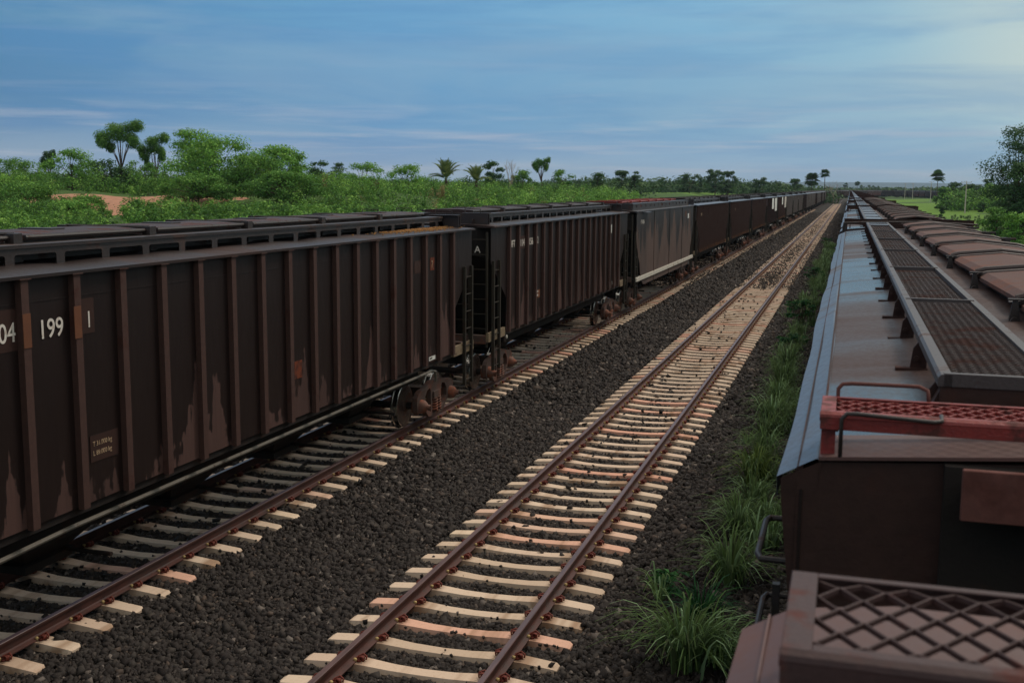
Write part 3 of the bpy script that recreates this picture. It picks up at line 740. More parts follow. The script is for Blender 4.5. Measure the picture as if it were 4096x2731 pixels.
    for sx in (-1, 1):
        m_ = MB()
        m_.tube([(sx*1.30, -7.6, .7), (sx*1.39, -7.0, .95), (sx*1.39, -6.6, 1.17), (sx*1.39, -5.2, 1.21), (sx*1.39, 6.25, 1.21), (sx*1.39, 6.45, 1.17), (sx*1.39, 6.5, .95)], .03, 8)
        if sx == 1: PIPE_ME = m_.mesh('brake_pipe', PALE)
        if kind == 'smooth':
            m_ = MB(); a0, a1 = sorted((sx*1.5, sx*1.58)); m_.box(a0, a1, -8.5, 8.4, 1.30, 1.46); P.append(('side_sill', m_.mesh('side_sill', WHITE), []))
        else:
            a0, a1 = sorted((sx*1.40, sx*1.47))
            for sy in (-1, 1):
                m_ = MB(); y0, y1 = sorted((sy*7.4, sy*8.75)); m_.box(a0, a1, y0, y1, 1.34, 1.56)
                P.append(('end_sill', m_.mesh('end_sill', SILL), []))
    for sy in (-1, 1):
        m_ = MB(); y0, y1 = sorted((sy*8.62, sy*8.78)); m_.box(-1.4, 1.4, y0, y1, 1.3, 1.5)
        y0, y1 = sorted((sy*8.4, sy*9.3)); m_.box(-.12, .12, y0, y1, .82, 1.08); m_.box(-.2, .2, sy*9.05-.1, sy*9.05+.1, .76, 1.16)
        P.append(('coupler', m_.mesh('coupler', CAST), []))
        for s2 in (-1, 1):
            m_ = MB()
            for yy in (8.02, 8.5): m_.box(s2*1.5-.035, s2*1.5+.035, sy*yy-.03, sy*yy+.03, .62, 3.3)
            for k in range(7): m_.tube([(s2*1.5, sy*8.05, .72+.39*k), (s2*1.5, sy*8.47, .72+.39*k)], .013, 6)
            P.append(('ladder', m_.mesh('ladder', OLIVE), []))
            m_ = MB()
            for xx in (.95, 1.4): m_.box(s2*xx-.025, s2*xx+.025, sy*8.7-.02, sy*8.7+.02, 1.2, 4.0)
            for k in range(8): m_.tube([(s2*.95, sy*8.7, 1.3+.36*k), (s2*1.4, sy*8.7, 1.3+.36*k)], .012, 6)
            P.append(('ladder', m_.mesh('ladder', OLIVE), []))
    return P
RED2 = metal('hatch_red', srgb(130,50,44), srgb(96,42,36), .4, .6, .35, 3)
def far_mesh(side, rib, roofm):
    """one-mesh wagon for the distance: body, ribs, roof hatches, underframe, bogies"""
    m_ = MB()
    m_.prism_x([[(-8.6,4.12),(-8.6,3.25),(-7.3,2.2),(-7.3,1.4),(7.3,1.4),(7.3,2.2),(8.6,3.25),(8.6,4.12)]], -1.5, 1.5, 0)
    for k in range(14):
        for sx in (-1, 1):
            a0, a1 = sorted((sx*1.501, sx*1.57)); yy = -7.2+1.1*k
            if yy < 7.3: m_.box(a0, a1, yy-.05, yy+.05, 1.4, 4.1, 1)
    m_.prism_y([(-1.56,4.122),(1.56,4.122),(.9,4.26),(-.9,4.26)], -8.62, 8.62, 2)
    m_.box(-.95, .95, -8.0, 8.0, 4.262, 4.46, 3)
    for k in range(6): m_.box(-.62, .62, -7.6+2.5*k, -5.3+2.5*k, 4.462, 4.56, 3)
    m_.box(-.3, .3, -8.9, 8.9, .8, 1.39, 4); m_.box(-1.35, 1.35, -7.3, 7.3, 1.15, 1.39, 4)
    for k in range(3): m_.hexa([(-.7,-4.3+4*k,.45),(.7,-4.3+4*k,.45),(.7,-3.6+4*k,.45),(-.7,-3.6+4*k,.45)],[(-1.3,-5.6+4*k,1.14),(1.3,-5.6+4*k,1.14),(1.3,-2.4+4*k,1.14),(-1.3,-2.4+4*k,1.14)], 4)
    for yc in (-7, 7):
        for sy in (-.9, .9):
            for sx in (-1, 1): m_.lathe_x([(sx*.72, .46), (sx*.86, .46)], (yc+sy, .46), 14, 4)
        for sx in (-1, 1): a0, a1 = sorted((sx*1.0, sx*1.12)); m_.box(a0, a1, yc-1.1, yc+1.1, .5, .85, 4)
    for sy in (-1, 1):
        for sx in (-1, 1): m_.box(sx*1.45-.03, sx*1.45+.03, sy*8.5-.03, sy*8.5+.03, .6, 3.3, 4)
    return m_.mesh('hopper_wagon', [side, rib, roofm, HATCH_L, DARK])

def assemble(parts, name, loc, rz, label, cat='freight wagon', group=None, bogies=(-7, 7)):
    t = tag(empty(name, loc, rz), label, cat, group)
    for nm, me, sub in parts:
        o = link(nm, me, t)
    for y in bogies: bogie_parts(t, y)
    return t
def lettering(parent, txt, x, y, z, size, sx=1, wid=1., mat=None, face='side', name='lettering', thick=.002):
    cu = bpy.data.curves.new(name, 'FONT'); cu.body = txt; cu.size = size/.7; cu.extrude = thick; cu.align_x = 'LEFT'; cu.offset = size*.008
    tmp = bpy.data.objects.new('tmp', cu); col.objects.link(tmp)
    bpy.context.view_layer.update()
    dg = bpy.context.evaluated_depsgraph_get(); me = bpy.data.meshes.new_from_object(tmp.evaluated_get(dg))
    bpy.data.objects.remove(tmp); bpy.data.curves.remove(cu)
    vs = np.array([v.co for v in me.vertices]); vs[:, 0] *= wid
    if face == 'side':   new = np.stack([vs[:,2]*1, vs[:,0], vs[:,1]], 1)
    else:                new = np.stack([vs[:,0], -vs[:,2], vs[:,1]], 1)
    me.vertices.foreach_set('co', new.astype(np.float32).ravel()); me.materials.clear(); me.materials.append(mat or LET); me.update()
    o = link(name, me, parent); o.location = (x, y, z); return o
def plate(parent, x, y0, y1, z0, z1, mat, t=.004, name='painted_patch'):
    m_ = MB(); m_.box(x-t, x+t, y0, y1, z0, z1); return m_.build(name, mat, parent)

GT = 'freight wagons of the long train on the left track'
A_ = make_left('ribbed'); C_ = make_left('smooth'); F_1 = make_left('fine'); G_ = make_left('grey'); U_ = make_left('rusty')
yc1, PIT = 15.43, 18.5
w1 = assemble(A_, 'hopper_wagon', (XL, yc1, 0), 0, 'dark brown ribbed hopper wagon nearest on the left, numbered 199 1', group=GT, bogies=(-8.15, 7))
def L(Y): return Y-yc1
link('brake_pipe', PIPE_ME, w1)
xs = 1.479
lettering(w1, '104', xs, L(9.04), 3.46, .20, wid=.88); lettering(w1, '199', xs, L(9.75), 3.435, .205, wid=.92); lettering(w1, '1', xs, L(10.53), 3.47, .185, wid=.8)
for yy in (9.5, 10.30): plate(w1, 1.553, L(yy)-.058, L(yy)+.058, 3.38, 3.74, PATCHO)
plate(w1, 1.475, L(10.46), L(10.68), 3.40, 3.80, PATCH, .001); plate(w1, 1.475, L(8.8), L(9.45), 3.36, 3.8, PATCH, .001)
plate(w1, 1.475, L(10.51), L(11.02), 1.90, 2.21, PATCH, .002)
lettering(w1, 'T 31.000 kg', 1.48, L(10.55), 2.085, .055, wid=.92, mat=LETF); lettering(w1, 'L 89.000 kg', 1.48, L(10.55), 1.975, .055, wid=.92, mat=LETF)
plate(w1, 1.475, L(21.38), L(21.62), 3.36, 3.62, PATCHB, .002); lettering(w1, '7', 1.48, L(21.44), 3.41, .15, wid=.7, mat=LETF)
plate(w1, 1.475, L(20.5), L(20.85), 3.35, 3.6, PATCH, .002)
plate(w1, 1.475, L(15.45), L(15.7), 2.06, 2.34, PATCHB, .002); plate(w1, 1.475, L(21.3), L(21.66), 1.48, 1.56, SHEET, .002)
lettering(w1, '104199', 1.478, L(21.32), 1.50, .045, wid=.8, mat=PATCH)
# spilled grain on the roof beside the walkway
gm = MB()
for k in range(900):
    gx_, gy_ = 1.02+abs(rng.gauss(0, .16)), L(21.6)+rng.gauss(0, .9); s_ = rng.uniform(.006, .014)
    if gx_ < 1.5: gz = 4.146+(1.5-gx_)*.071+.009; gm.box(gx_-s_, gx_+s_, gy_-s_, gy_+s_, gz, gz+s_*1.4)
o = gm.build('spilled_grain', GRAIN); o.matrix_world = Matrix.Translation((XL, yc1, 0)); tag(o, 'pale grain spilled on the dark roof of the nearest left wagon', 'grain', kind='stuff')
w2 = assemble(A_, 'hopper_wagon', (XL, 34.07, 0), R(180), 'dark ribbed hopper wagon marked 114 156 with letter A on its end', group=GT)
def put2(txt, Y, z, size, wid, **k): o = lettering(None, txt, 0, 0, 0, size, wid=wid, **k); o.parent = w2; o.rotation_euler = (0, 0, R(180)); o.location = (-xs, -(Y-34.07), z); return o
def pl2(y0, y1, z0, z1, mat, t=.002, x=1.475): return plate(w2, -x, -(y1-34.07), -(y0-34.07), z0, z1, mat, t)
put2('HFT', 27.02, 3.55, .175, .98); put2('114', 27.93, 3.54, .18, 1.05); put2('156', 28.76, 3.54, .18, 1.05); put2('2', 29.62, 3.55, .18, .7)
pl2(27.85, 28.4, 3.47, 3.80, PATCH); pl2(29.6, 29.95, 2.02, 2.24, PATCHO); put2('31.000', 29.62, 2.17, .06, .5, mat=LET).location.x = -1.482; put2('89.000', 29.62, 2.07, .06, .5, mat=LET).location.x = -1.482
pl2(34.4, 34.6, 2.05, 2.3, PATCHO); pl2(39.45, 39.7, 3.45, 3.75, SHEET); pl2(39.9, 40.3, 1.55, 1.68, SHEET)
o = lettering(None, 'A', 0, 0, 0, .16, mat=LET, face='end'); o.parent = w2; o.rotation_euler = (0, 0, R(180)); o.location = (-1.05, 8.606, 3.5)
m_ = MB(); m_.lathe_x([(-1.50, .012), (-1.50, .05), (-1.485, .055), (-1.48, .05)], (34.07-26.75, 1.30), 16); m_.build('reflector', WHITE, w2, True)
m_ = MB(); m_.box(-1.47, -1.44, 34.07-26.80, 34.07-26.62, 1.18, 1.44); m_.build('reflector_plate', DARK, w2)
w3 = assemble(C_, 'hopper_wagon', (XL, 52.8, 0), 0, 'smooth sided hopper wagon with a white stripe along its sill', group=GT)
lettering(w3, 'FT 14105-1', 1.533, 45.3-52.8, 3.60, .17, wid=.75); plate(w3, 1.535, 59.1-52.8, 59.5-52.8, 3.5, 3.75, SHEET, .002); plate(w3, 1.535, 58.2-52.8, 58.5-52.8, 3.6, 3.9, PATCHO, .002)
plate(w3, 1.60, 45.6-52.8, 46.9-52.8, 4.06, 4.09, CHORD, .1, 'roof_step')
w4 = assemble(F_1, 'hopper_wagon', (XL, 71.3, 0), 0, 'closely ribbed hopper wagon just beyond the white striped one', group=GT)
lettering(w4, 'HFT 114', 1.56, 64.4-71.3, 3.5, .17, wid=.5, mat=LETF)
w5 = assemble(F_1, 'hopper_wagon', (XL, 89.8, 0), 0, 'second closely ribbed hopper wagon, yellow marks along its lower edge', group=GT)
lettering(w5, '114', 1.56, 84.2-89.8, 3.45, .2, wid=.7, mat=LETF)
w6 = assemble(F_1, 'hopper_wagon', (XL, 108.3, 0), 0, 'plain dark ribbed wagon right before the one with white sheets', group=GT)
w7 = assemble(U_, 'hopper_wagon', (XL, 126.8, 0), 0, 'rust brown wagon with two pale rectangular sheets on its side', group=GT)
plate(w7, 1.56, -1.4, 1.6, 2.85, 4.02, SHEET, .004, 'pale_sheet'); plate(w7, 1.56, 3.4, 7.0, 2.55, 4.02, SHEET, .004, 'pale_sheet')
w8 = assemble(F_1, 'hopper_wagon', (XL, 145.3, 0), 0, 'dark wagon whose far end carries a bright white sheet', group=GT)
plate(w8, 1.565, -1.6, .7, 3.1, 4.05, SHEET, .004, 'pale_sheet'); plate(w8, 1.565, 4.2, 8.0, 2.65, 4.05, WHITE, .004, 'pale_sheet')
desc = ['light grey hopper wagon first behind the white sheeted wagon', 'second light grey hopper wagon in the grey run of the left train', 'third light grey hopper wagon ending the first grey run']
ymid = 163.8
for k in range(3): assemble(G_, 'hopper_wagon', (XL, ymid, 0), 0, desc[k], group=GT); ymid += PIT
assemble(U_, 'hopper_wagon', (XL, ymid, 0), 0, 'rust brown wagon between the two runs of grey wagons', group=GT); ymid += PIT
FG = far_mesh(SIDE_GREY, RIB_GREY, CHORD); FB = far_mesh(SIDE_RUST, HATCH_L, CHORD); FD = far_mesh(SIDE, RIB, ROOF_L)
seq = 'GGGBGGBGBGDBDD'
k = 0
while ymid < 515:
    c_ = seq[k % len(seq)]
    o = link('hopper_wagon', {'G': FG, 'B': FB, 'D': FD}[c_]); o.location = (XL, ymid, 0)
    tag(o, {'G': 'distant light grey hopper wagon far down the left train', 'B': 'distant rust brown hopper wagon far down the left train', 'D': 'distant dark hopper wagon near the far end of the left train'}[c_], 'freight wagon', {'G': 'distant grey wagons of the left train', 'B': 'distant brown wagons of the left train', 'D': 'distant dark wagons of the left train'}[c_])
    ymid += PIT; k += 1
# wagons on the balloon loop
acc = 0; nxt = None
for i in range(1, len(lpath)):
    a_, b_ = lpath[i-1], lpath[i]
    if b_.y > 515 and nxt is None: nxt = acc + PIT/2
    seg = (b_-a_).length
    while nxt is not None and acc+seg >= nxt:
        p = a_.lerp(b_, (nxt-acc)/seg); d = (b_-a_).normalized()
        o = link('hopper_wagon', FD if nxt % 3 < 2 else FB); o.location = (p.x, p.y, 0); o.rotation_euler = (0, 0, math.atan2(-d.x, d.y))
        tag(o, 'tiny brown wagon in the row crossing the horizon', 'freight wagon', 'wagons curving across the horizon'); nxt += PIT
    acc += seg

# ---------------- right train (long wagons seen from above)
LR = 21.6; HR = LR/2
def roof_right():
    m_ = MB(); xs_ = [-1.37,-1.15,-.9,-.6,-.35,0,.35,.7,1.05,1.37]; ys_ = np.linspace(-HR, HR, 150)
    for j, y in enumerate(ys_):
        for x in xs_:
            z = 4.165+.085*(1-abs(x)/1.37)**.7
            wv = .006*math.sin(y*2*math.pi/1.17+.6*math.sin(y))+.005*math.sin(y*2.3+1)
            m_.v.append((x, float(y), z+wv*min(1, (1.37-abs(x))*4)))
    n_ = len(xs_)
    for j in range(len(ys_)-1):
        for i in range(n_-1): m_.f.append((j*n_+i, j*n_+i+1, (j+1)*n_+i+1, (j+1)*n_+i)); m_.m.append(0)
    me = m_.mesh('roof', ROOF_R, True)
    return me
def parts_right(kind):
    P = [('roof', roof_right_me, [])]
    for sx in (-1, 1):
        m_ = MB()
        pr = [(1.50,4.03),(1.503,4.10),(1.44,4.135),(1.437,4.138),(1.375,4.172),(1.365,4.172),(1.365,4.10)]
        ys_ = np.linspace(-HR, HR, 60); o = 0; n_ = len(pr)
        for j, y in enumerate(ys_):
            wv = .007*math.sin(y*.9)+.004*math.sin(y*2.7)
            for a_, b_ in pr: m_.v.append((sx*(a_+wv), float(y), b_))
        for j in range(len(ys_)-1):
            for i in range(n_-1): m_.f.append((j*n_+i, j*n_+i+1, (j+1)*n_+i+1, (j+1)*n_+i)); m_.m.append(0)
        # weld seam and lap joints
        for yj in np.arange(-8.7, HR, 2.4):
            if False: m_.hexa([(sx*1.385, yj-.004, 4.166), (sx*1.43, yj-.004, 4.140), (sx*1.43, yj+.004, 4.140), (sx*1.385, yj+.004, 4.166)], [(sx*1.385, yj-.004, 4.1705), (sx*1.43, yj-.004, 4.1445), (sx*1.43, yj+.004, 4.1445), (sx*1.385, yj+.004, 4.1705)], 1)
        m_.box(*sorted((sx*1.362, sx*1.372)), -HR, HR, 4.165, 4.176, 1)
        m_.box(*sorted((sx*1.436, sx*1.441)), -HR, HR, 4.132, 4.142, 1)
        P.append(('top_chord', m_.mesh('top_chord', [CHORD, ENDW]), []))
        m_ = MB(); m_.prism_x([[(-HR,4.06),(-HR,3.2),(-9.4,2.2),(-9.4,1.4),(9.4,1.4),(9.4,2.2),(HR,3.2),(HR,4.06)]], *sorted((sx*1.42, sx*1.43)))
        for k in range(22):
            yy = -9.3+.885*k; m_.box(*sorted((sx*1.431, sx*1.50)), yy-.05, yy+.05, 1.4, 4.03, 1)
        P.append(('side_wall', m_.mesh('side_wall', [SIDE, RIB]), []))
    for sy in (-1, 1):
        m_ = MB()
        prof_ = [(-1.44,4.10),(-1.36,4.162),(0,4.245),(1.36,4.162),(1.44,4.10),(1.44,3.1),(-1.44,3.1)]
        y0, y1 = sorted((sy*(HR-.004), sy*(HR-.03))); m_.prism_y(prof_, y0, y1)
        m_.add([(-1.43, sy*(HR-.03), 3.1), (1.43, sy*(HR-.03), 3.1), (1.43, sy*8.4, 1.42), (-1.43, sy*8.4, 1.42)], [(0,1,2,3)])
        # folded corner gusset
        for s2 in (-1, 1): m_.add([(s2*1.495, sy*(HR-.005), 4.095), (s2*1.36, sy*(HR+.0), 4.165), (s2*1.36, sy*(HR-.09), 4.0), (s2*1.44, sy*(HR-.02), 3.55), (s2*1.49, sy*(HR-.01), 4.0)], [(0,1,2,3,4)])
        P.append(('end_wall', m_.mesh('end_wall', ENDW), []))
    # walkway frame
    m_ = MB(); yA, yB = -HR+.64, HR-.35; zt = 4.385
    XA, XB, BW = -.955, -.505, .052
    pr = [(XA, zt-.045), (XA, zt-.012), (XA+.012, zt), (XA+BW, zt), (XA+BW, zt-.045)]; m_.prism_y(pr, yA, yB)
    pr = [(XB, zt-.045), (XB, zt), (XB-BW+.01, zt), (XB-BW+.01, zt-.045)]; m_.prism_y(pr, yA, yB)
    div = [yA+k*3.1 for k in range(7)]+[yB-.04]
    for i, d in enumerate(div):
        m_.box(XA+BW-.03, XB-BW+.035, d, d+.035, zt-.045, zt+.005)
    P.append(('walkway_frame', m_.mesh('walkway_frame', GRATE), []))
    m_ = MB(); m_.box(XA+.01, XB-.01, yA+.006, yA+.02, 4.24, zt-.046); m_.prism_y([(XA-.05, 4.19), (XA+.10, 4.19), (XA+.09, 4.335), (XA+.02, 4.335)], yA+.03, yA+.10); m_.box(XA-.06, XA+.12, yA+.0, yA+.16, 4.19, 4.20)
    P.append(('end_bracket', m_.mesh('end_bracket', ENDW), []))
    if kind == 'grate':
        m_ = MB()
        for i in range(len(div)-1):
            z_ = zt-.016-(0, .016, .006, .012, 0, .01, 0, 0)[i]; fgrid(m_, XA+BW+.004, XB-BW+.006, div[i]+.04, div[i+1]-(.07, .03, .05, .02, .04, .02, .02, .02)[i], z_, .075, (.052, .036, .045, .04, .052, .04, .05, .05)[i], .011, .005)
        m_.box(XA+BW, XB-BW+.01, div[-1]-1.6, div[-1]-1.1, zt-.009, zt-.004, 1); m_.box(XA+BW, XB-BW+.01, div[-1]-.5, div[-1]-.2, zt-.009, zt-.004, 1)
        P.append(('walkway_mesh', m_.mesh('walkway_mesh', [MESHM, CHORD]), []))
    else:
        m_ = MB(); m_.box(XA+BW, XB-BW+.01, yA+.037, yB-.04, zt-.02, zt-.012)
        P.append(('walkway_plate', m_.mesh('walkway_plate', CHORD), []))
    # support brackets, left side lugs with bolts
    k = 0; y = -HR+.76
    while y < HR-.4:
        m_ = MB()
        m_.prism_y([(XA-.035, 4.19), (XA+.045, 4.19), (XA+.045, 4.34), (XA+.005, 4.345), (XA-.02, 4.31)], y-.012, y+.012)
        m_.box(XA-.10, XA+.05, y-.03, y+.03, 4.196, 4.212); m_.tube([(XA-.005, y-.03, 4.26), (XA-.005, y+.0, 4.26)], .014, 6)
        P.append(('bracket', m_.mesh('bracket', ENDW), [])); m_ = MB()
        m_.prism_y([(XB-.02, 4.21), (XB+.03, 4.21), (XB+.02, 4.34), (XB-.02, 4.34)], y-.012, y+.012)
        P.append(('bracket', m_.mesh('bracket', ENDW), [])); y += 1.17
    # hatch covers
    y = -6.62-2.49
    hp = 2.49
    while y < HR-1.2:
        m_ = MB(); L_ = hp-.10
        def zz(x, base): return base-.065+.055*(1-abs(x-.28)/.55)
        sec = [-.20, -.14, .28, .76, .84]
        for (dy, b0) in ((0, 4.455), (L_, 4.425)):
            for x in sec: m_.v.append((x, y+dy, zz(x, b0) - (.03 if x in (-.20, .84) else 0)))
        for i in range(4): m_.f.append((i, i+1, 5+i+1, 5+i)); m_.m.append(0)
        o = len(m_.v)
        for (dy, b0) in ((0, 4.455), (L_, 4.425)):
            for x in sec: m_.v.append((x, y+dy, zz(x, b0)-.06))
        for i in range(4): m_.f.append((o+i+1, o+i, o+5+i, o+5+i+1)); m_.m.append(0)
        m_.f.append((0, 5, o+5, o)); m_.m.append(0); m_.f.append((9, 4, o+4, o+9)); m_.m.append(0)
        # lips front and back
        for (yl, b0) in ((y-.005, 4.462), (y+L_+.005, 4.43)):
            m_.tube([(-.22, yl, zz(-.20, b0)-.03), (-.14, yl, zz(-.14, b0)-.012), (.28, yl, zz(.28, b0)-.012), (.76, yl, zz(.76, b0)-.012), (.86, yl, zz(.84, b0)-.03)], .026, 8, 1)
        m_.box(-.27, -.08, y-.10, y-.03, 4.345, 4.357, 1)
        P.append(('hatch_cover', m_.mesh('hatch_cover', [HATCH_R, LIP]), []))
        m_ = MB()   # latch post with eye bolt
        m_.hexa([(-.28, y-.16, 4.20), (-.20, y-.16, 4.20), (-.20, y-.12, 4.20), (-.28, y-.12, 4.20)], [(-.255, y-.155, 4.37), (-.225, y-.155, 4.37), (-.225, y-.125, 4.37), (-.255, y-.125, 4.37)])
        m_.box(-.285, -.18, y-.165, y-.115, 4.371, 4.382); m_.tube([(-.24, y-.20, 4.235), (-.24, y-.08, 4.235)], .03, 10); m_.tube([(-.28, y-.18, 4.232), (-.14, y-.18, 4.232)], .01, 6)
        P.append(('latch_post', m_.mesh('latch_post', BLACK), []))
        m_ = MB(); m_.box(.92, 1.0, y-.06, y+.04, 4.2, 4.38); m_.tube([(.96, y-.02, 4.36), (.96, y+.6, 4.34)], .03, 8); m_.tube([(.84, y-.02, 4.37), (1.08, y-.02, 4.37)], .02, 6)
        P.append(('lock', m_.mesh('lock', BLACK), []))
        y += hp
    m_ = MB(); m_.box(-.11, .75, -HR+1.7, HR-1.4, 4.2, 4.30); P.append(('hatch_coaming', m_.mesh('hatch_coaming', ENDW), []))
    m_ = MB(); m_.box(-.25, .25, -11, 11, .8, 1.12); m_.box(-1.35, 1.35, -9.3, 9.3, 1.25, 1.398)
    for k in range(4): yc = -6+4*k; m_.hexa([(-.75,yc-.4,.45),(.75,yc-.4,.45),(.75,yc+.4,.45),(-.75,yc+.4,.45)],[(-1.33,yc-1.8,1.249),(1.33,yc-1.8,1.249),(1.33,yc+1.8,1.249),(-1.33,yc+1.8,1.249)])
    P.append(('underframe', m_.mesh('underframe', DARK), []))
    # side handholds and ladders by the left corners
    for sy in (-1, 1):
        for k in range(2 if True else 0):
            m_ = MB(); z = 3.70-.34*k; ya = sy*(HR-.30) ; yb = sy*(HR-.85)
            m_.tube([(-1.44, ya, z), (-1.57, ya, z), (-1.585, ya*.9+yb*.1, z), (-1.585, ya*.1+yb*.9, z), (-1.57, yb, z), (-1.44, yb, z)], .013, 8)
            P.append(('handhold', m_.mesh('handhold', BLACK), []))
        m_ = MB()
        for k in range(7): m_.tube([(-1.52, sy*(HR-.3), 3.3-.36*k), (-1.52, sy*(HR-.75), 3.3-.36*k)], .012, 6)
        for yy in (.3, .75): m_.box(-1.545, -1.515, sy*(HR-yy)-.02, sy*(HR-yy)+.02, 1.0, 3.45)
        P.append(('ladder', m_.mesh('ladder', BLACK), []))
    if kind == 'plate':
        for sy in (-1, 1):
            m_ = MB(); y = sy*(HR-.05)
            m_.prism_x  # fascia board across the end, on legs
            m_.box(-1.41, 1.38, y-.02, y+.02, 4.28, 4.40); m_.box(-1.42, 1.39, y-.03, y+.03, 4.401, 4.412)
            m_.box(-1.405, -1.34, y-.018, y+.018, 4.08, 4.279); m_.box(-.95, 1.36, y-.018, y+.018, 4.20, 4.279)
            m_.tube([(-1.28, y-sy*.35, 4.18), (-1.28, y-sy*.35, 4.33), (-.98, y-sy*.35, 4.33)], .014, 6)
            m_.tube([(-1.5, y-sy*.7, 4.14), (-1.38, y-sy*.7, 4.26), (-.95, y-sy*.7, 4.31)], .014, 6)
            P.append(('end_fascia', m_.mesh('end_fascia', ENDW), []))
    return P
roof_right_me = roof_right()
GR_ = 'long roofed wagons of the right train'
PR_G = parts_right('grate'); PR_P = parts_right('plate')
PITR = 23.0; ycB = 3.84+HR
rA = roof_right_me.copy(); rA.materials.clear(); rA.materials.append(ROOF_A)
chA = [c for c in PR_G if c[0] == 'top_chord'][0][1].copy(); chA.materials.clear(); chA.materials.append(ROOF_A); chA.materials.append(ENDW)
wA = assemble([('roof', rA, []), ('top_chord', chA, [])]+[p for p in PR_G if p[0] not in ('handhold','roof','top_chord')], 'hopper_wagon', (XR, ycB-PITR, 0), 0, 'nearest brown wagon, only its mesh grating end shows at lower right', group=GR_, bogies=())
wB = assemble(PR_G, 'hopper_wagon', (XR, ycB, 0), 0, 'long wagon with red end grating and mesh walkway on its roof', group=GR_, bogies=(-8.6, 8.6))
# A: crossover grating
def grating(parent, x0, x1, y0, y1, z, mat, W_, P_, name='crossover_grating', t=.0055, hh=.05, fw=.05):
    m_ = MB()
    m_.box(x0, x0+fw, y0, y1, z-.006, z); m_.box(x0, x0+.006, y0, y1, z-hh, z-.007)
    m_.box(x0+fw, x1, y1-.022, y1, z-.006, z-.0005); m_.box(x0+.007, x1, y1-.006, y1, z-hh, z-.007)
    m_.box(x0+fw, x1, y0, y0+.03, z-.006, z-.0005)
    m_.tube([(x0-.002, y0+.004, z-.018), (x1, y0+.004, z-.018)], .017, 10)
    m_.box(x0, x1, y0-.012, y0+.002, z-hh-.01, z-.02)
    fgrid(m_, x0+fw, x1, y0+.03, y1-.022, z-.014, W_, P_, .012, t)
    return m_.build(name, mat, parent, bevel=.0015)
gA = grating(wA, -.075-XR, 1.9-XR, 1.80-(ycB-PITR), 2.19-(ycB-PITR), 4.335, GRATE_A, .084, .115, t=.005)
gB = grating(wB, -.062-XR, 2.7-XR, 3.86-ycB, 4.165-ycB, 4.335, RED, .066, .075)
m_ = MB()   # rust brown lap strip along the end of the roof
n0 = 9; xs9 = [-1.37, -.6, 0, .6, 1.37]
for (y_, dz_) in ((-HR-.012, .0), (-HR-.012, .012), (-HR+.34, .012), (-HR+.34, 0)):
    for x_ in xs9: m_.v.append((x_, y_, 4.170+.085*(1-abs(x_)/1.37)**.7+dz_))
for i_ in range(4):
    for r_ in range(3): m_.f.append((r_*5+i_, r_*5+i_+1, (r_+1)*5+i_+1, (r_+1)*5+i_)); m_.m.append(0)
m_.build('end_cap', ROOF_A, wB)
for x in (-.045, .9, 1.8, 2.6):
    m_ = MB(); m_.box(x-XR-.012, x-XR+.035, 3.875-ycB, 3.885-ycB, 4.15, 4.285); m_.box(x-XR-.012, x-XR-.006, 3.885-ycB, 4.16-ycB, 4.2, 4.285)
    m_.build('grating_leg', RED, wB)
m_ = MB(); m_.tube([(.008-XR, 3.835-ycB, 4.185), (.008-XR, 3.83-ycB, 4.318), (.025-XR, 3.83-ycB, 4.337), (.06-XR, 3.83-ycB, 4.338), (.30-XR, 3.83-ycB, 4.326), (.325-XR, 3.845-ycB, 4.328), (.327-XR, 3.9-ycB, 4.335)], .0075, 10); m_.build('grab_rail', BLACK, wB, True)
m_ = MB(); m_.tube([(-.008-XR, 4.18-ycB, 4.2), (-.008-XR, 4.18-ycB, 4.36), (.006-XR, 4.18-ycB, 4.378), (.04-XR, 4.18-ycB, 4.382), (.27-XR, 4.19-ycB, 4.382), (.30-XR, 4.18-ycB, 4.37), (.305-XR, 4.16-ycB, 4.33)], .0075, 10); m_.build('grab_rail', PLATE, wB, True)
m_ = MB(); m_.box(.375-XR, .95-XR, 3.60-ycB, 3.625-ycB, 4.065, 4.228); m_.box(.40-XR, .9-XR, 3.625-ycB, 3.8-ycB, 4.10, 4.14); m_.build('end_plate', PLATE, wB, bevel=.003)
m_ = MB(); m_.box(.34-XR, .95-XR, 3.79-ycB, 3.838-ycB, 3.2, 4.19); m_.build('plate_shadow', DARK, wB)  # dark slab standing in for the shadow below the end plate
m_ = MB(); m_.tube([(-.12-XR, 25.2-ycB, 4.1), (-.1-XR, 25.2-ycB, 4.36), (.4-XR, 25.2-ycB, 4.385), (1.5-XR, 25.2-ycB, 4.40), (2.6-XR, 25.2-ycB, 4.36)], .02, 8)
m_.box(-.11-XR, -.05-XR, 25.2-ycB, 25.24-ycB, 4.1, 4.36); m_.build('end_rail', BLACK, wB)
dl = ['roofed wagon with a brown fascia beam, second in the right train', 'third wagon of the right train with smooth grey walkway plate', 'fourth wagon of the right train, just its roof showing']
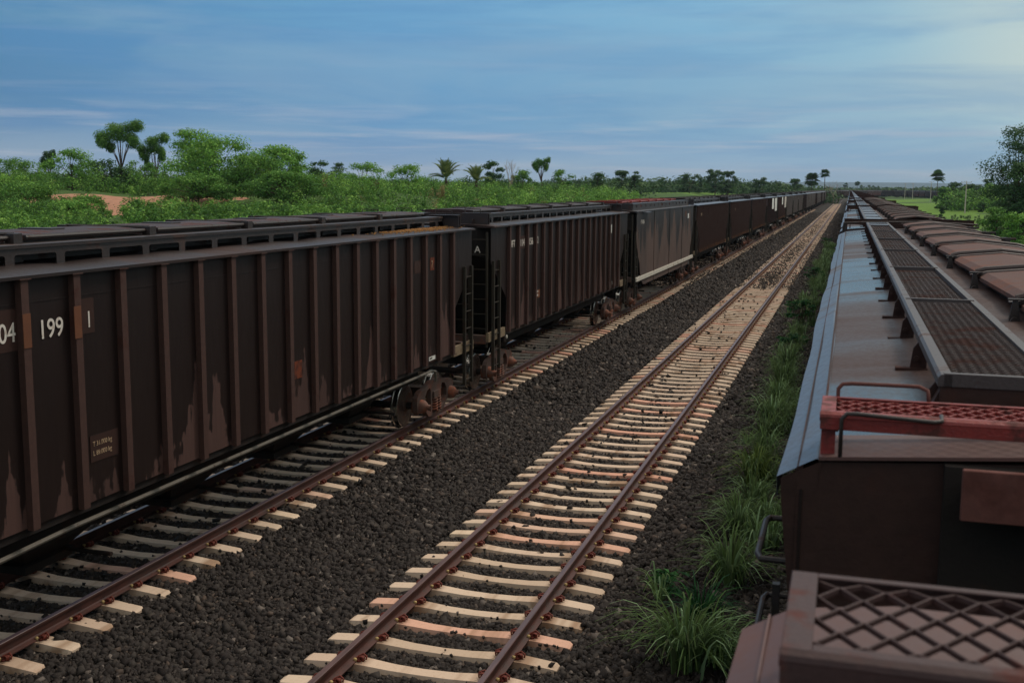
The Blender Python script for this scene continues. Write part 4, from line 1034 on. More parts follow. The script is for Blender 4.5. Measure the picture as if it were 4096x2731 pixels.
for k in range(1, 22):
    y = ycB+PITR*k
    if k <= 3: assemble(PR_P, 'hopper_wagon', (XR, y, 0), 0, dl[k-1], group=GR_, bogies=(-8.6, 8.6))
    else:
        if k == 4:
            m_ = MB()
            m_.prism_x([[(-HR,4.1),(-HR,3.2),(-9.4,2.2),(-9.4,1.4),(9.4,1.4),(9.4,2.2),(HR,3.2),(HR,4.1)]], -1.45, 1.45, 0)
            m_.prism_y([(-1.5,4.101),(1.5,4.101),(1.37,4.17),(0,4.25),(-1.37,4.17)], -HR, HR, 1)
            m_.box(-.92, -.56, -HR+.5, HR-.4, 4.34, 4.385, 1); m_.box(-.95, -.93, -HR+.5, HR-.4, 4.2, 4.38, 2)
            for q_ in range(9): m_.box(-.2, .84, -HR+.9+2.27*q_, -HR+3.05+2.27*q_, 4.30, 4.40, 3); m_.box(-.24, .9, -HR+.84+2.27*q_, -HR+.895+2.27*q_, 4.32, 4.44, 2)
            for sy in (-1, 1): m_.box(-1.4, 1.4, sy*(HR-.05)-.02, sy*(HR-.05)+.02, 4.28, 4.41, 2); m_.box(-1.4, -1.34, sy*(HR-.05)-.019, sy*(HR-.05)+.019, 4.1, 4.279, 2)
            m_.box(-.3, .3, -11, 11, .8, 1.39, 2)
            for yc in (-8.6, 8.6):
                for sy in (-.9, .9): m_.lathe_x([(-.86, .46), (.86, .46)], (yc+sy, .46), 12, 2)
            FR = m_.mesh('hopper_wagon', [SIDE, CHORD, ENDW, HATCH_R])
        o = link('hopper_wagon', FR); o.location = (XR, y, 0); tag(o, 'distant wagon roof in the far part of the right train', 'freight wagon', 'distant wagons of the right train')

exec_vegetation = True
#VEG
# ------------------------------------------------------------------ vegetation
class LeafCloud:
    def __init__(s): s.C = []; s.N = []; s.S = []; s.T = []
    def cluster(s, c, rad, k, size, tone=0., flat=.6, up=.5):
        d = nr.normal(size=(k, 3)); d /= np.linalg.norm(d, axis=1)[:, None]
        r_ = nr.rand(k)**.5; off = d*r_[:, None]*np.array(rad)
        s.C.append(np.array(c)+off)
        nrm = d*np.array([1, 1, 1.]) + np.array([0, 0, up]) + nr.normal(size=(k, 3))*.45; s.N.append(nrm/np.linalg.norm(nrm, axis=1)[:, None])
        s.S.append(size*nr.uniform(.6, 1.35, k)); s.T.append(np.clip(.42+tone+nr.normal(size=k)*.16, 0, 1))
    def mesh(s, name, mat, aspect=.55):
        C = np.concatenate(s.C); N = np.concatenate(s.N); S = np.concatenate(s.S); T = np.concatenate(s.T); k = len(C)
        a = np.cross(N, nr.normal(size=(k, 3))); a /= np.linalg.norm(a, axis=1)[:, None]; b = np.cross(N, a)
        a = a*(S/2)[:, None]; b = b*(S/2*aspect)[:, None]; n_ = N*(S*.12)[:, None]
        V = np.stack([C-a-n_, C-b*1.0, C+a-n_, C+b], 1).reshape(-1, 3)
        return np_mesh(name, V, np.arange(k*4).reshape(-1, 4), mat, T)
def trunk_mb(mb, base, top, r0, r1, bend=.1, n=6, seg=5):
    base = Vector(base); top = Vector(top); pts = []
    sx, sy = rng.uniform(-1, 1)*bend, rng.uniform(-1, 1)*bend; H_ = (top-base).length
    for i in range(seg+1):
        t = i/seg; p = base.lerp(top, t); w_ = math.sin(t*math.pi); pts.append(p+Vector((sx, sy, 0))*w_*H_)
    mb.tube(pts, [r0+(r1-r0)*i/seg for i in range(seg+1)], n); return pts
def tree(name, X, Y, top, width, label, group=None, mat=LEAF, kind='round', leafs=.26, dens=1., trunk=True, base_z=None, seed=0, cat='tree', crown_from=.3, depth=None):
    z0 = gh(X, Y) if base_z is None else base_z
    H_ = top-z0; root = tag(empty(name, (X, Y, z0)), label, cat, group)
    lc = LeafCloud(); tb = MB(); wx = width/2; wy = (depth or width)/2
    th = H_*crown_from
    trunk_mb(tb, (0, 0, -.2), (0, 0, H_*.8), max(.05, H_*.022), .03, .04)
    if kind == 'round':
        k = int(30*dens)
        for i in range(k):
            u = rng.random(); ang = rng.uniform(0, 6.283); hh = th+(H_-th)*(.08+.92*u)
            env = math.sin(min(.93, .22+u*.74)*math.pi)**.5
            rr = env*math.sqrt(rng.random())*rng.uniform(.75, 1.08)
            c = (wx*rr*math.cos(ang), wy*rr*math.sin(ang), min(hh, H_-.25)-.10*H_*rr*rr)
            cr = (H_*.5+width*.5)*rng.uniform(.085, .15)+.18
            lc.cluster(c, (cr*1.2, cr*1.2, cr*.62), int(95*(.6+.4*dens)), leafs, (u-.5)*.35+rng.uniform(-.08, .08))
            if i % 2 == 0: tb.tube([(0, 0, hh*.5), (c[0]*.55, c[1]*.55, hh*.5+(c[2]-hh*.5)*.45), c], [.035+H_*.004, .03, .012], 5)
    elif kind == 'flat':     # umbrella crown in separate plates on bare branching limbs
        plates = [(-.75,.0,.72,.42),(-.35,.2,.90,.5),(.1,-.1,.86,.5),(.55,.1,.95,.5),(.85,0,.98,.3),(-.6,-.2,.52,.36),(.45,.2,.50,.36),(-.3,.1,.68,.55),(.2,0,.70,.5),(.65,-.1,.62,.3),(-.9,.1,.60,.25),(-.5,0,.40,.22)]
        for (px_, py_, pz_, pr_) in plates:
            c = (px_*wx, py_*wy, th+(H_-th)*pz_)
            for q_ in range(3):
                cc = (c[0]+rng.uniform(-.3, .3)*pr_*wx, c[1]+rng.uniform(-.3, .3)*wy*pr_, c[2]+rng.uniform(-.15, .1))
                lc.cluster(cc, (pr_*wx*.85, pr_*wy*.85, H_*.095), int(210*dens), leafs, rng.uniform(-.1, .3))
            tb.tube([(0, 0, th*.75), (c[0]*.35, c[1]*.35, th+(c[2]-th)*.3), (c[0]*.8, c[1]*.8, c[2]-.2)], [.07, .045, .015], 5)
    elif kind == 'cone':
        for i in range(int(16*dens)):
            u = i/16; rr = (1-u)*.9+.12
            for q_ in range(2):
                ang = rng.uniform(0, 6.283)
                lc.cluster((wx*rr*.5*math.cos(ang), wy*rr*.5*math.sin(ang), th+(H_-th)*u*.95), (wx*rr*.6, wy*rr*.6, H_*.05), int(50*dens), leafs, rng.uniform(-.1, .15))
    link('crown', lc.mesh('crown', mat), root)
    if trunk: tb.build('trunk', BARK, root, True)
    return root
def feather_palm(X, Y, top, width, label, nf=15, group=None, z0=None):
    """young stemless palm: long arching fronds with leaflets"""
    z0 = gh(X, Y) if z0 is None else z0; H_ = top-z0; root = tag(empty('palm', (X, Y, z0)), label, 'palm', group)
    base = H_*.25
    for i in range(nf):
        ang = 2*math.pi*i/nf+rng.uniform(-.2, .2); steep = rng.uniform(.35, 1.15) if i % 3 else 1.35
        Lf = (H_-base)*rng.uniform(.85, 1.08); pts = []
        for k in range(9):
            t = k/8; e = steep-(1.0*t*t)*(1.25-steep*.5)
            if k == 0: p = Vector((0, 0, base*.6))
            else: p = pts[-1]+Vector((math.cos(ang)*math.cos(e), math.sin(ang)*math.cos(e), math.sin(e)))*Lf/8
            pts.append(p)
        V = []; Fq = []; T = []
        for k in range(34):
            t = .12+.88*k/33; i0 = min(7, int(t*8)); f = t*8-i0; p = pts[i0].lerp(pts[i0+1], f); d = (pts[i0+1]-pts[i0]).normalized()
            s_ = d.cross(Vector((0, 0, 1))).normalized(); u_ = s_.cross(d); ll = .30*Lf*(math.sin(min(1, t+.12)*math.pi)**.6)*.8+.1
            for sg in (-1, 1):
                tip = p+(s_*sg*.8+d*.55+u_*.28)*ll; w_ = d*.055*Lf/3
                o = len(V); V += [p-w_, p+w_, tip+w_*.2, tip-w_*.2]; Fq.append((o, o+1, o+2, o+3)); T.append(rng.uniform(.2, .9))
        o = len(V)
        for k in range(8):
            a_, b_ = pts[k], pts[k+1]; s_ = Vector((-math.sin(ang), math.cos(ang), 0))*.03
            V += [a_-s_, a_+s_, b_+s_, b_-s_]; Fq.append((len(V)-4, len(V)-3, len(V)-2, len(V)-1)); T.append(.9)
        link('frond', np_mesh('frond', np.array([tuple(v) for v in V]), np.array(Fq), PALM_L, np.array(T)), root)
    tb = MB(); trunk_mb(tb, (0, 0, -.2), (0, 0, base*.7), .22, .16); tb.build('trunk', BARK, root)
    return root
def fan_palm(X, Y, top, r, label, group=None, nf=26, mat=LEAF_D):
    """tall fan palm: slim stem, round head of stiff fan leaves"""
    z0 = gh(X, Y); H_ = top-z0; root = tag(empty('fan_palm', (X, Y, z0)), label, 'palm', group)
    tb = MB(); trunk_mb(tb, (0, 0, -.2), (0, 0, H_-r), .17, .12, .01); tb.build('trunk', BARK, root, True)
    V = []; Fq = []; T = []
    for i in range(int(nf*1.1)):
        u = rng.uniform(-.7, 1); ang = rng.uniform(0, 6.283); cz = u; cr = math.sqrt(1-u*u)
        d = Vector((cr*math.cos(ang), cr*math.sin(ang), cz)); hub = Vector((0, 0, H_-r))+d*r*rng.uniform(.25, .6)
        s_ = d.cross(Vector((0, 0, 1)));  s_ = s_.normalized() if s_.length > .1 else Vector((1, 0, 0)); 
        for k in range(11):
            a_ = (k/10-.5)*3.3; dr = (d*math.cos(a_)+s_*math.sin(a_)).normalized(); tip = hub+dr*r*.55-Vector((0, 0, .1*r)); wd = dr.cross(d if abs(dr.dot(d)) < .95 else s_).normalized()
            wv = (s_*math.cos(a_)-d*math.sin(a_))*r*.085
            o = len(V); V += [hub, hub+dr*r*.3-wv, tip, hub+dr*r*.3+wv]; Fq.append((o, o+1, o+2, o+3)); T.append(rng.uniform(.1, .8))
        o = len(V); q_ = Vector((0, 0, H_-r)); wv = s_*.02; V += [q_-wv, q_+wv, hub+wv, hub-wv]; Fq.append((o, o+1, o+2, o+3)); T.append(.5)
    link('crown', np_mesh('crown', np.array([tuple(v) for v in V]), np.array(Fq), mat, np.array(T)), root); return root
def bare_tree(X, Y, top, w_, label):
    z0 = gh(X, Y); H_ = top-z0; tb = MB()
    def br(p, d, l, r_, n_):
        q_ = p+d*l; tb.tube([p, p.lerp(q_, .5)+Vector((rng.uniform(-.1, .1)*l, rng.uniform(-.1, .1)*l, 0)), q_], [r_, r_*.8, r_*.55], 5)
        if n_:
            for k in range(3):
                nd = (d+Vector((rng.uniform(-.7, .7)*w_, rng.uniform(-.5, .5), rng.uniform(-.1, .5)))).normalized(); br(p.lerp(q_, rng.uniform(.5, 1)), nd, l*rng.uniform(.55, .8), r_*.55, n_-1)
    br(Vector((0, 0, -.2)), Vector((.05, 0, 1)), H_*.42, H_*.014+.02, 4)
    o = tb.build('bare_tree', BARK_P); o.location = (X, Y, z0); return tag(o, label, 'tree')

def T(px, py, Y, wpx, label, **kw):
    """tree standing Y metres down the line under the bearing px, its top on bearing py"""
    p = at(px, py, Y); dist = (p-Vector((0, 0, CH))).length*math.cos(YAW*.4)
    return tree(kw.pop('name', 'tree'), p.x, Y, p.z, wpx/F_*(p-Vector((0,0,CH))).length, label, **kw)
# --- left side, nearest first
T(860, 556, 106, 440, 'large feathery green tree, tallest of the leafy group on the left', mat=LEAF_B, dens=2.6, leafs=.27, crown_from=.08)
T(770, 520, 110, 210, 'high pointed bough of bright leaves at the left shoulder of the big tree', mat=LEAF_B, dens=1.3, leafs=.28, crown_from=.35)
T(1110, 592, 112, 290, 'broad green tree leaning against the right flank of the big tree', mat=LEAF_B, dens=2.0, leafs=.30, crown_from=.12)
T(1000, 620, 104, 340, 'low spreading tree with leaves down to the wagon roofs', mat=LEAF, dens=1.6, leafs=.28, crown_from=.08)
T(478, 500, 128, 190, 'flat topped tree with bare forked limbs rising above the scrub', kind='flat', mat=LEAF, dens=1.5, leafs=.22, crown_from=.50)
T(612, 546, 132, 120, 'thin dark tree with ragged crown between flat topped and big tree', kind='flat', mat=LEAF, dens=1.0, leafs=.22, crown_from=.3)
T(280, 600, 118, 230, 'rounded bright bush tree left of the flat topped tree', mat=LEAF_B, dens=1.5, leafs=.27, crown_from=.12)
T(440, 640, 116, 170, 'dark green tree directly below the flat topped crown', mat=LEAF_D, dens=1.3, leafs=.26, crown_from=.1)
T(560, 640, 120, 170, 'olive green tree under the bare limbs, right of centre', mat=LEAF, dens=1.0, leafs=.26, crown_from=.1)
T(50, 636, 124, 240, 'wide green tree at the far left edge of the view', mat=LEAF, dens=1.4, leafs=.27, crown_from=.1)
T(190, 610, 160, 60, 'small windswept dark tree at far left, leaning', kind='flat', mat=LEAF_D, dens=.5, leafs=.26, crown_from=.4)
T(110, 735, 84, 420, 'low leafy thicket beside the red earth bank at far left', mat=LEAF, dens=2.0, leafs=.24, crown_from=.02, cat='shrub', name='shrub')
T(10, 700, 92, 300, 'bright shrub growing at the left picture edge', mat=LEAF_B, dens=1.5, leafs=.24, crown_from=.02, cat='shrub', name='shrub')
T(270, 800, 80, 250, 'grassy green shrub in front of the red earth bank', mat=LEAF_B, dens=1.3, leafs=.2, crown_from=.0, cat='shrub', name='shrub')
T(1275, 645, 150, 110, 'dark rounded tree just right of the leafy group', mat=LEAF_D, dens=1.0, leafs=.3, crown_from=.1)
T(1350, 652, 210, 60, 'small dark tree with a knobbly crown on the left skyline', mat=LEAF_D, dens=.9, leafs=.3, crown_from=.1)
T(1450, 652, 150, 220, 'pale green bushy tree on the skyline left of the first palm', mat=LEAF_B, dens=1.2, leafs=.3, crown_from=.05)
T(1630, 660, 160, 200, 'yellowish green bush tree left of the frond palm', mat=LEAF_B, dens=1.0, leafs=.3, crown_from=.05)
feather_palm(at(1783, 618, 150).x, 150, at(1783, 612, 150).z, 3, 'young palm with stiff upright fronds on the left skyline', 17, z0=at(1783, 735, 150).z)
feather_palm(at(1905, 640, 158).x, 158, at(1905, 636, 158).z, 3, 'second young palm, paler, right of the upright one', 15, z0=at(1905, 742, 158).z)
T(1975, 645, 190, 90, 'dark bushy tree right behind the pair of young palms', mat=LEAF_D, dens=.9, leafs=.36, crown_from=.1)
bare_tree(at(2040, 620, 185).x, 185, at(2040, 622, 185).z, .6, 'slender leafless tree between palms and the round crowned tree')
T(2165, 638, 215, 68, 'small umbrella shaped tree standing alone above the skyline', kind='flat', mat=LEAF, dens=.35, leafs=.3, crown_from=.55)
T(2090, 682, 190, 130, 'low green clump on the skyline below the leafless tree', mat=LEAF, dens=.9, leafs=.36, crown_from=.02)
T(2260, 680, 215, 130, 'green clump right of the umbrella tree', mat=LEAF, dens=.9, leafs=.38, crown_from=.02)
T(2390, 692, 240, 110, 'dark clump of small palms on the skyline', mat=LEAF_D, dens=.8, leafs=.4, crown_from=.1)
T(2486, 684, 270, 75, 'rounded dark tree, left one of the pair above the field', mat=LEAF_F, dens=1.0, leafs=.4, crown_from=.05)
T(2540, 686, 275, 60, 'rounded dark tree, right one of the pair above the field', mat=LEAF_F, dens=.9, leafs=.4, crown_from=.05)
T(2760, 694, 380, 110, 'dark leafy tree left of the tall tree beyond the bright field', mat=LEAF_F, dens=.8, leafs=.6, crown_from=.1)
T(2862, 672, 390, 80, 'tall leaning tree beyond the bright field', mat=LEAF_F, dens=.9, leafs=.6, crown_from=.1)
T(2915, 686, 395, 75, 'rounded tree touching the tall tree beyond the bright field', mat=LEAF_F, dens=.8, leafs=.6, crown_from=.1)
T(2802, 692, 400, 34, 'small pointed tree beyond the bright field', kind='cone', mat=LEAF_F, dens=.8, leafs=.5, crown_from=.1)
T(3050, 710, 420, 90, 'broad bush left of the twin tall palms', mat=LEAF_F, dens=1.0, leafs=.6, crown_from=.02)
T(3180, 718, 430, 80, 'dark thicket at the foot of the twin tall palms', mat=LEAF_F, dens=1.0, leafs=.6, crown_from=.02)
fan_palm(at(3250, 690, 430).x, 430, at(3250, 684, 430).z, 3.3, 'wide headed tall palm, left of the twin palms by the vanishing point', nf=40)
fan_palm(at(3301, 673, 430).x, 430, at(3301, 671, 430).z, 2.1, 'slimmer tall palm, right of the twin palms by the vanishing point', nf=30)
bare_tree(at(3335, 700, 440).x, 440, at(3335, 703, 440).z, 1.2, 'bare branched tree beside the twin tall palms')
fan_palm(at(3383, 730, 800).x, 800, at(3383, 729, 800).z, 2.2, 'small distant palm right above the far end of the tracks')
fan_palm(at(3430, 722, 800).x, 800, at(3430, 721, 800).z, 2.3, 'small distant palm right of the far end of the tracks')
for k, (px_, py_) in enumerate(((3446, 738), (3478, 736), (3493, 742), (3503, 744), (3514, 742), (3548, 746))):
    p = at(px_, py_, 760+20*k); fan_palm(p.x, 760+20*k, p.z, 1.6, 'tiny palm in the scattered row along the horizon', 'tiny palms along the horizon', 14)
# --- right side
fan_palm(at(3753, 676, 480).x, 480, at(3753, 674, 480).z, 3.3, 'tall solitary palm behind the utility poles on the right', nf=34)
fan_palm(at(3958, 707, 330).x, 330, at(3958, 705, 330).z, 1.7, 'short palm head above the right hand trees', nf=24)
T(4080, 512, 150, 220, 'very tall tree with drooping leafy boughs at the right edge', mat=LEAF_D, dens=1.9, leafs=.28, crown_from=.35)
T(4100, 650, 140, 170, 'dark dense tree filling the right edge under the tall boughs', mat=LEAF_D, dens=2.6, leafs=.30, crown_from=.02)
T(4040, 740, 190, 150, 'dark shrubby tree at the foot of the right edge trees', mat=LEAF_D, dens=1.6, leafs=.3, crown_from=.0)
T(3820, 733, 330, 90, 'dark rounded tree behind the nearest utility pole', mat=LEAF_F, dens=1.1, leafs=.5, crown_from=.02)
T(3780, 748, 335, 70, 'green bush tree left of the nearest utility pole', mat=LEAF, dens=1.1, leafs=.5, crown_from=.02)
T(3890, 738, 325, 100, 'dark green tree right of the nearest utility pole', mat=LEAF_F, dens=1.2, leafs=.5, crown_from=.02)
T(3960, 738, 320, 110, 'green tree below the short palm head', mat=LEAF, dens=1.2, leafs=.45, crown_from=.02)
T(3850, 765, 310, 60, 'low shrub in the meadow edge behind the nearest pole', mat=LEAF, dens=.8, leafs=.4, crown_from=.0, cat='shrub', name='shrub')
T(3768, 822, 240, 26, 'small dark round bush alone in the meadow', mat=LEAF_D, dens=.4, leafs=.3, crown_from=.0, cat='shrub', name='shrub')
T(3935, 806, 290, 44, 'dark low bush under the meadow trees', mat=LEAF_D, dens=.5, leafs=.3, crown_from=.0, cat='shrub', name='shrub')
T(3990, 830, 130, 130, 'vine covered shrub on the meadow slope', mat=LEAF, dens=1.1, leafs=.26, crown_from=.0, cat='shrub', name='shrub')
T(4070, 850, 118, 120, 'bright green shrub at the right edge of the slope', mat=LEAF_B, dens=1.0, leafs=.24, crown_from=.0, cat='shrub', name='shrub')

T(790, 700, 92, 270, 'dark leafy boughs hanging low at the left foot of the big tree', mat=LEAF, dens=1.8, leafs=.24, crown_from=.1)
T(1130, 690, 94, 330, 'low rounded leafy shrub right in front of the broad leaning tree', mat=LEAF, dens=2.0, leafs=.24, crown_from=.02, cat='shrub', name='shrub')
T(350, 780, 84, 160, 'small fern green shrub at the left end of the bare earth', mat=LEAF, dens=1.0, leafs=.2, crown_from=.0, cat='shrub', name='shrub')
# undergrowth and far woods as masses
def mass(name, specs, mat, label, cat='undergrowth'):
    lc = LeafCloud()
    for (x0, x1, Y0, Y1, n_, h0, h1, sz, k, wmul) in specs:
        for i in range(n_):
            px_ = rng.uniform(x0, x1); Y_ = Y0+(Y1-Y0)*rng.random()**.9
            x = at(px_, 800, Y_).x; z = gh(x, Y_); h_ = rng.uniform(h0, h1); r_ = h_*rng.uniform(.45, .8)*wmul
            if 82 < Y_ < 97 and x > -78 and x < -47: continue
            tone = rng.choice((-.34, -.15, 0, .1, .28))+rng.uniform(-.06, .06)
            lc.cluster((x, Y_, z+h_*.42), (r_, r_, h_*.5), k, sz*(1+Y_/900), tone, up=.8)
            lc.cluster((x+rng.uniform(-.4, .4)*r_, Y_, z+h_*.75), (r_*.5, r_*.5, h_*.28), k//2, sz*(1+Y_/900), tone+.12, up=1.)
    return tag(link(name, lc.mesh(name, mat)), label, cat, kind='stuff')
mass('undergrowth', [(-200, 410, 46, 66, 130, .4, 1.1, .16, 60, 1.3), (680, 1300, 46, 66, 140, .4, 1.1, .16, 60, 1.3), (400, 690, 46, 66, 60, .15, .35, .14, 50, 1.6), (-200, 230, 66, 80, 150, .6, 1.6, .2, 60, 1.2), (230, 700, 66, 72, 30, .3, .6, .16, 50, 1.2), (500, 1300, 60, 84, 240, .7, 1.8, .22, 60, 1.1), (1200, 2300, 70, 95, 240, .7, 1.7, .24, 50, 1.1), (-150, 700, 99, 160, 240, .8, 3.6, .2, 100, .9), (690, 1500, 84, 170, 330, .7, 2.8, .2, 90, .9), (1300, 2500, 95, 230, 520, .8, 3.3, .22, 84, .9), (-120, 420, 80, 90, 90, .5, 1.3, .2, 46, 1)], LEAF, 'mixed green undergrowth filling the land behind the left train')
mass('undergrowth', [(-150, 1400, 98, 170, 220, .8, 3.4, .18, 110, .9), (1250, 2550, 95, 240, 420, .8, 3.2, .2, 90, .9)], LEAF_B, 'bright green bushes among the scrub on the left')
mass('dry_scrub', [(-150, 1400, 88, 160, 45, .6, 2.0, .16, 60, .8), (1250, 2550, 95, 240, 90, .6, 2.2, .2, 60, .8)], DRY, 'dry brownish scrub scattered through the green undergrowth')
mass('far_woodland', [(-200, 1400, 170, 330, 260, 3, 5.5, .55, 60, 1), (1300, 2600, 240, 420, 260, 2.4, 5.0, .6, 50, 1.1), (2350, 3330, 400, 620, 230, 3.5, 7.5, .8, 56, 1.4), (3300, 4200, 820, 1300, 420, 3.5, 8, 1.3, 40, 2.0), (-400, 3300, 500, 900, 420, 4, 8, 1.1, 50, 1.8)], LEAF_F, 'distant belt of trees along the horizon')
mass('right_thicket', [(3775, 4200, 290, 420, 190, 4.0, 6.6, .5, 80, 1.2), (4000, 4250, 190, 280, 70, 3, 5.5, .36, 80, 1.2), (3960, 4180, 100, 170, 26, .5, 1.3, .22, 50, 1.2)], LEAF, 'thicket of trees and shrubs bordering the right meadow')

GRASS_G = leaf('grass_yellowish', srgb(56,70,30), srgb(88,108,48), srgb(140,156,88), .25)
def blades(name, clumps, mat, label, cat='grass', stuff=True, obj_loc=None, kind_tuft=False):
    V = []; Fq = []; T_ = []
    for (x, y, z, n_, h_, sp) in clumps:
        for i in range(n_):
            ang = rng.uniform(0, 6.283); r0 = abs(rng.gauss(0, .35))*sp*.35; bx_ = x+r0*math.cos(ang); by_ = y+r0*math.sin(ang)
            a2 = ang+rng.uniform(-.6, .6); hh = h_*rng.uniform(.45, 1.15); out = sp*rng.uniform(.25, 1.05); w_ = rng.uniform(.005, .0125)*(1+h_)*max(1, y/45 if not kind_tuft else 1)
            sx_, sy_ = -math.sin(a2)*w_, math.cos(a2)*w_; tone = min(1, max(0, rng.gauss(.42, .28))); prev = None
            droop = rng.uniform(.2, .85)
            for k in range(6):
                t = k/5; rr = out*t**1.35; zz_ = hh*(1.0-(1-t)**2)*(1-.0) - droop*hh*max(0, t-.45)**1.5*1.6
                c = (bx_+rr*math.cos(a2), by_+rr*math.sin(a2), z+zz_); ww = 1-t*.85
                cur = [(c[0]-sx_*ww, c[1]-sy_*ww, c[2]), (c[0]+sx_*ww, c[1]+sy_*ww, c[2])]
                if prev: o = len(V); V += [prev[0], prev[1], cur[1], cur[0]]; Fq.append((o, o+1, o+2, o+3)); T_.append(tone)
                prev = cur
    me = np_mesh(name, np.array(V), np.array(Fq), mat, np.array(T_))
    return me
def tuft(px, py, n_, h_, sp, label, mat=GRASS):
    d = fwd+rt*((px-PX)/F_)-upv*((py-PY)/F_); t = (-.36-CH)/d.z; x, y = d.x*t, d.y*t
    z = float(bed_z(x, y))-.03
    me = blades('grass_tuft', [(0, 0, 0, n_, h_, sp)], mat, '')
    o = link('grass_tuft', me); o.location = (x, y, z); return tag(o, label, 'grass tuft', 'grass tufts between the middle and right tracks')
tuft(2740, 2660, 273, 0.84, 0.97, 'largest grass tuft, with long arching blades at the bottom of the strip')
tuft(2870, 2640, 136, 0.68, 0.79, 'grass tuft pressed against the nearest wagon corner')
tuft(2640, 2420, 31, 0.61, 0.47, 'thin sprig of upright grass left of the largest tuft')
tuft(2800, 2480, 105, 0.57, 0.70, 'short tuft right above the largest tuft', WEED)
tuft(2920, 2330, 220, 0.84, 0.79, 'dense fountain of grass beside the upper side handhold')
tuft(2960, 2140, 199, 0.74, 0.79, 'spreading tuft with pale tips beyond the side handhold')
tuft(3010, 2030, 136, 0.68, 0.70, 'darker tuft just behind the pale tipped one')
tuft(3020, 1935, 189, 0.81, 0.79, 'yellowish green tuft halfway along the strip', GRASS_G)
tuft(3060, 1830, 172, 0.74, 0.79, 'upright bright tuft beyond the yellowish one')
tuft(3090, 1720, 199, 0.94, 0.79, 'tall soft tuft further along the strip')
tuft(3110, 1640, 157, 0.88, 0.79, 'tall tuft next to the soft one, slightly behind')
tuft(3130, 1560, 157, 1.01, 0.79, 'tall narrow green tuft in the middle of the strip')
tuft(3150, 1490, 157, 1.01, 0.79, 'last tall tuft before the leafy weed')
cl = []
for i in range(150):
    Y_ = 15+(95)*rng.random()**.95; cl.append((-1.55+rng.gauss(0, .22)+max(0, .3-(Y_-13)*.02), Y_, float(bed_z(-1.5, Y_))-.04, 46 if Y_ < 30 else 34, rng.uniform(.4, .8), rng.uniform(.4, .62)))
tag(link('track_side_grass', blades('track_side_grass', cl, GRASS, '')), 'rough grass strip running between middle and right tracks', 'grass', kind='stuff')
# broad leaved weeds
def weed(px, py, h_, w_, label, n_=90):
    d = fwd+rt*((px-PX)/F_)-upv*((py-PY)/F_); t = (-.36-CH)/d.z; x, y = d.x*t, d.y*t; z = float(bed_z(x, y))
    root = tag(empty('leafy_weed', (x, y, z)), label, 'weed'); lc = LeafCloud(); sb = MB()
    for i in range(n_//6):
        ang = rng.uniform(0, 6.283); rr = w_*rng.random()**.6; hh = h_*rng.uniform(.4, 1); c = (rr*math.cos(ang), rr*math.sin(ang), hh)
        sb.tube([(0, 0, 0), (c[0]*.5, c[1]*.5, hh*.7), c], .006, 4); lc.cluster(c, (.16, .16, .05), 14, .15, rng.uniform(-.2, .25), up=1.2)
    link('leaves', lc.mesh('leaves', WEED, .45), root); sb.build('stem', BARK, root); return root
weed(3205, 1300, 1.0, .6, 'dark broad leaved weed on the ballast shoulder', 260)
weed(3170, 1400, .6, .5, 'low dark weed in front of the broad leaved one', 120)
weed(3255, 1130, .9, .6, 'bright weed further up the shoulder beyond the dark ones', 160)
weed(2660, 2380, .3, .22, 'small seedling with a few wide leaves among the stones', 36)
weed(3303, 985, .8, .6, 'furthest leafy weed beside the right train', 120)
tag(link('meadow_grass', blades('meadow_grass', [(x_, y_, gh(x_, y_), 30, rng.uniform(.4, .9), .5) for x_, y_ in [(rng.uniform(11, 30), rng.uniform(60, 240)) for _ in range(520)]], GRASS, '')), 'rough meadow grass along the right embankment', 'grass', kind='stuff')
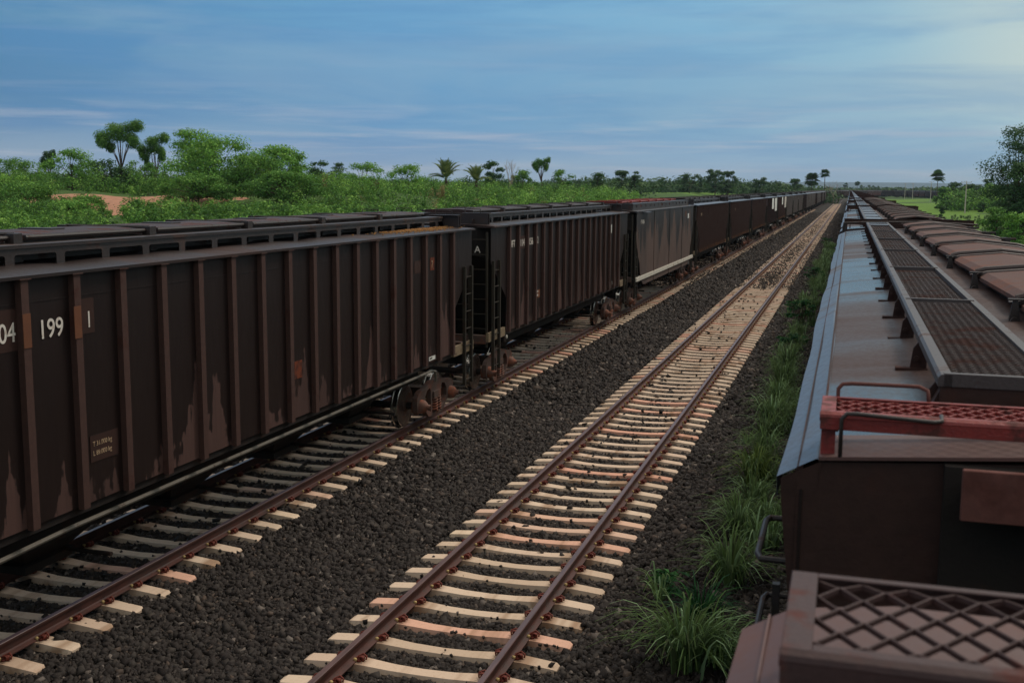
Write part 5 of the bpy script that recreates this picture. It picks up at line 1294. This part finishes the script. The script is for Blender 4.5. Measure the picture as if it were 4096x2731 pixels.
for k, (px_, Y_) in enumerate(((1770, 120), (1300, 105), (2330, 190))):
    p = at(px_, 800, Y_); o = link('dry_reed', blades('dry_reed', [(0, 0, 0, 90, 2.6, .5)], GRASS_Y, '')); o.location = (p.x, Y_, gh(p.x, Y_)); tag(o, ['clump of dry tan reeds below the upright young palm', 'dry pale stalks right of the leafy tree group', 'dry bleached stalks in the scrub near the dark palm clump'][k], 'reeds')

# ------------------------------------------------------------------ utility poles, right
def pole(px, ytop, Y_, label, arm=1.0):
    p = at(px, ytop, Y_); z0 = gh(p.x, Y_); root = tag(empty('utility_pole', (p.x, Y_, z0)), label, 'utility pole', 'utility poles on the right')
    H_ = p.z-z0; m_ = MB(); m_.hexa([(-.15,-.13,-.3),(.15,-.13,-.3),(.15,.13,-.3),(-.15,.13,-.3)], [(-.085,-.08,H_),(.085,-.08,H_),(.085,.08,H_),(-.085,.08,H_)]); m_.build('pole', POLE, root)
    m_ = MB(); m_.box(-arm, arm, -.06, .06, H_-.35, H_-.23); m_.build('crossarm', POLE, root)
    for x_ in (-arm*.92, -arm*.35, arm*.92):
        m_ = MB(); m_.tube([(x_, 0, H_-.23), (x_, 0, H_-.12), (x_, 0, H_-.02)], [.035, .06, .03], 8); m_.build('insulator', CAST, root)
    return root, Vector((p.x, Y_, p.z))
pp = [pole(3867, 725, 281, 'nearest utility pole, concrete with a short crossarm', 1.15)[1], pole(3726, 726, 520, 'second nearest utility pole, left of the solitary palm')[1], pole(3653, 733, 620, 'thin distant utility pole right of the farthest one')[1], pole(3622, 733, 640, 'farthest utility pole, nearly white against the far train')[1]]

# ------------------------------------------------------------------ the air
m_ = MB(); m_.box(-9900, 9900, -600, 15000, -40, 140); hz = m_.mesh('haze', [])
hm = bpy.data.materials.new('haze_air'); hm.use_nodes = True; hn = hm.node_tree; hn.nodes.remove(hn.nodes['Principled BSDF'])
pv = hn.nodes.new('ShaderNodeVolumePrincipled'); pv.inputs['Color'].default_value = (.66, .80, .95, 1); pv.inputs['Density'].default_value = .00008
hn.links.new(pv.outputs[0], hn.nodes['Material Output'].inputs['Volume']); hz.materials.append(hm)
tag(link('haze', hz), kind='stuff')
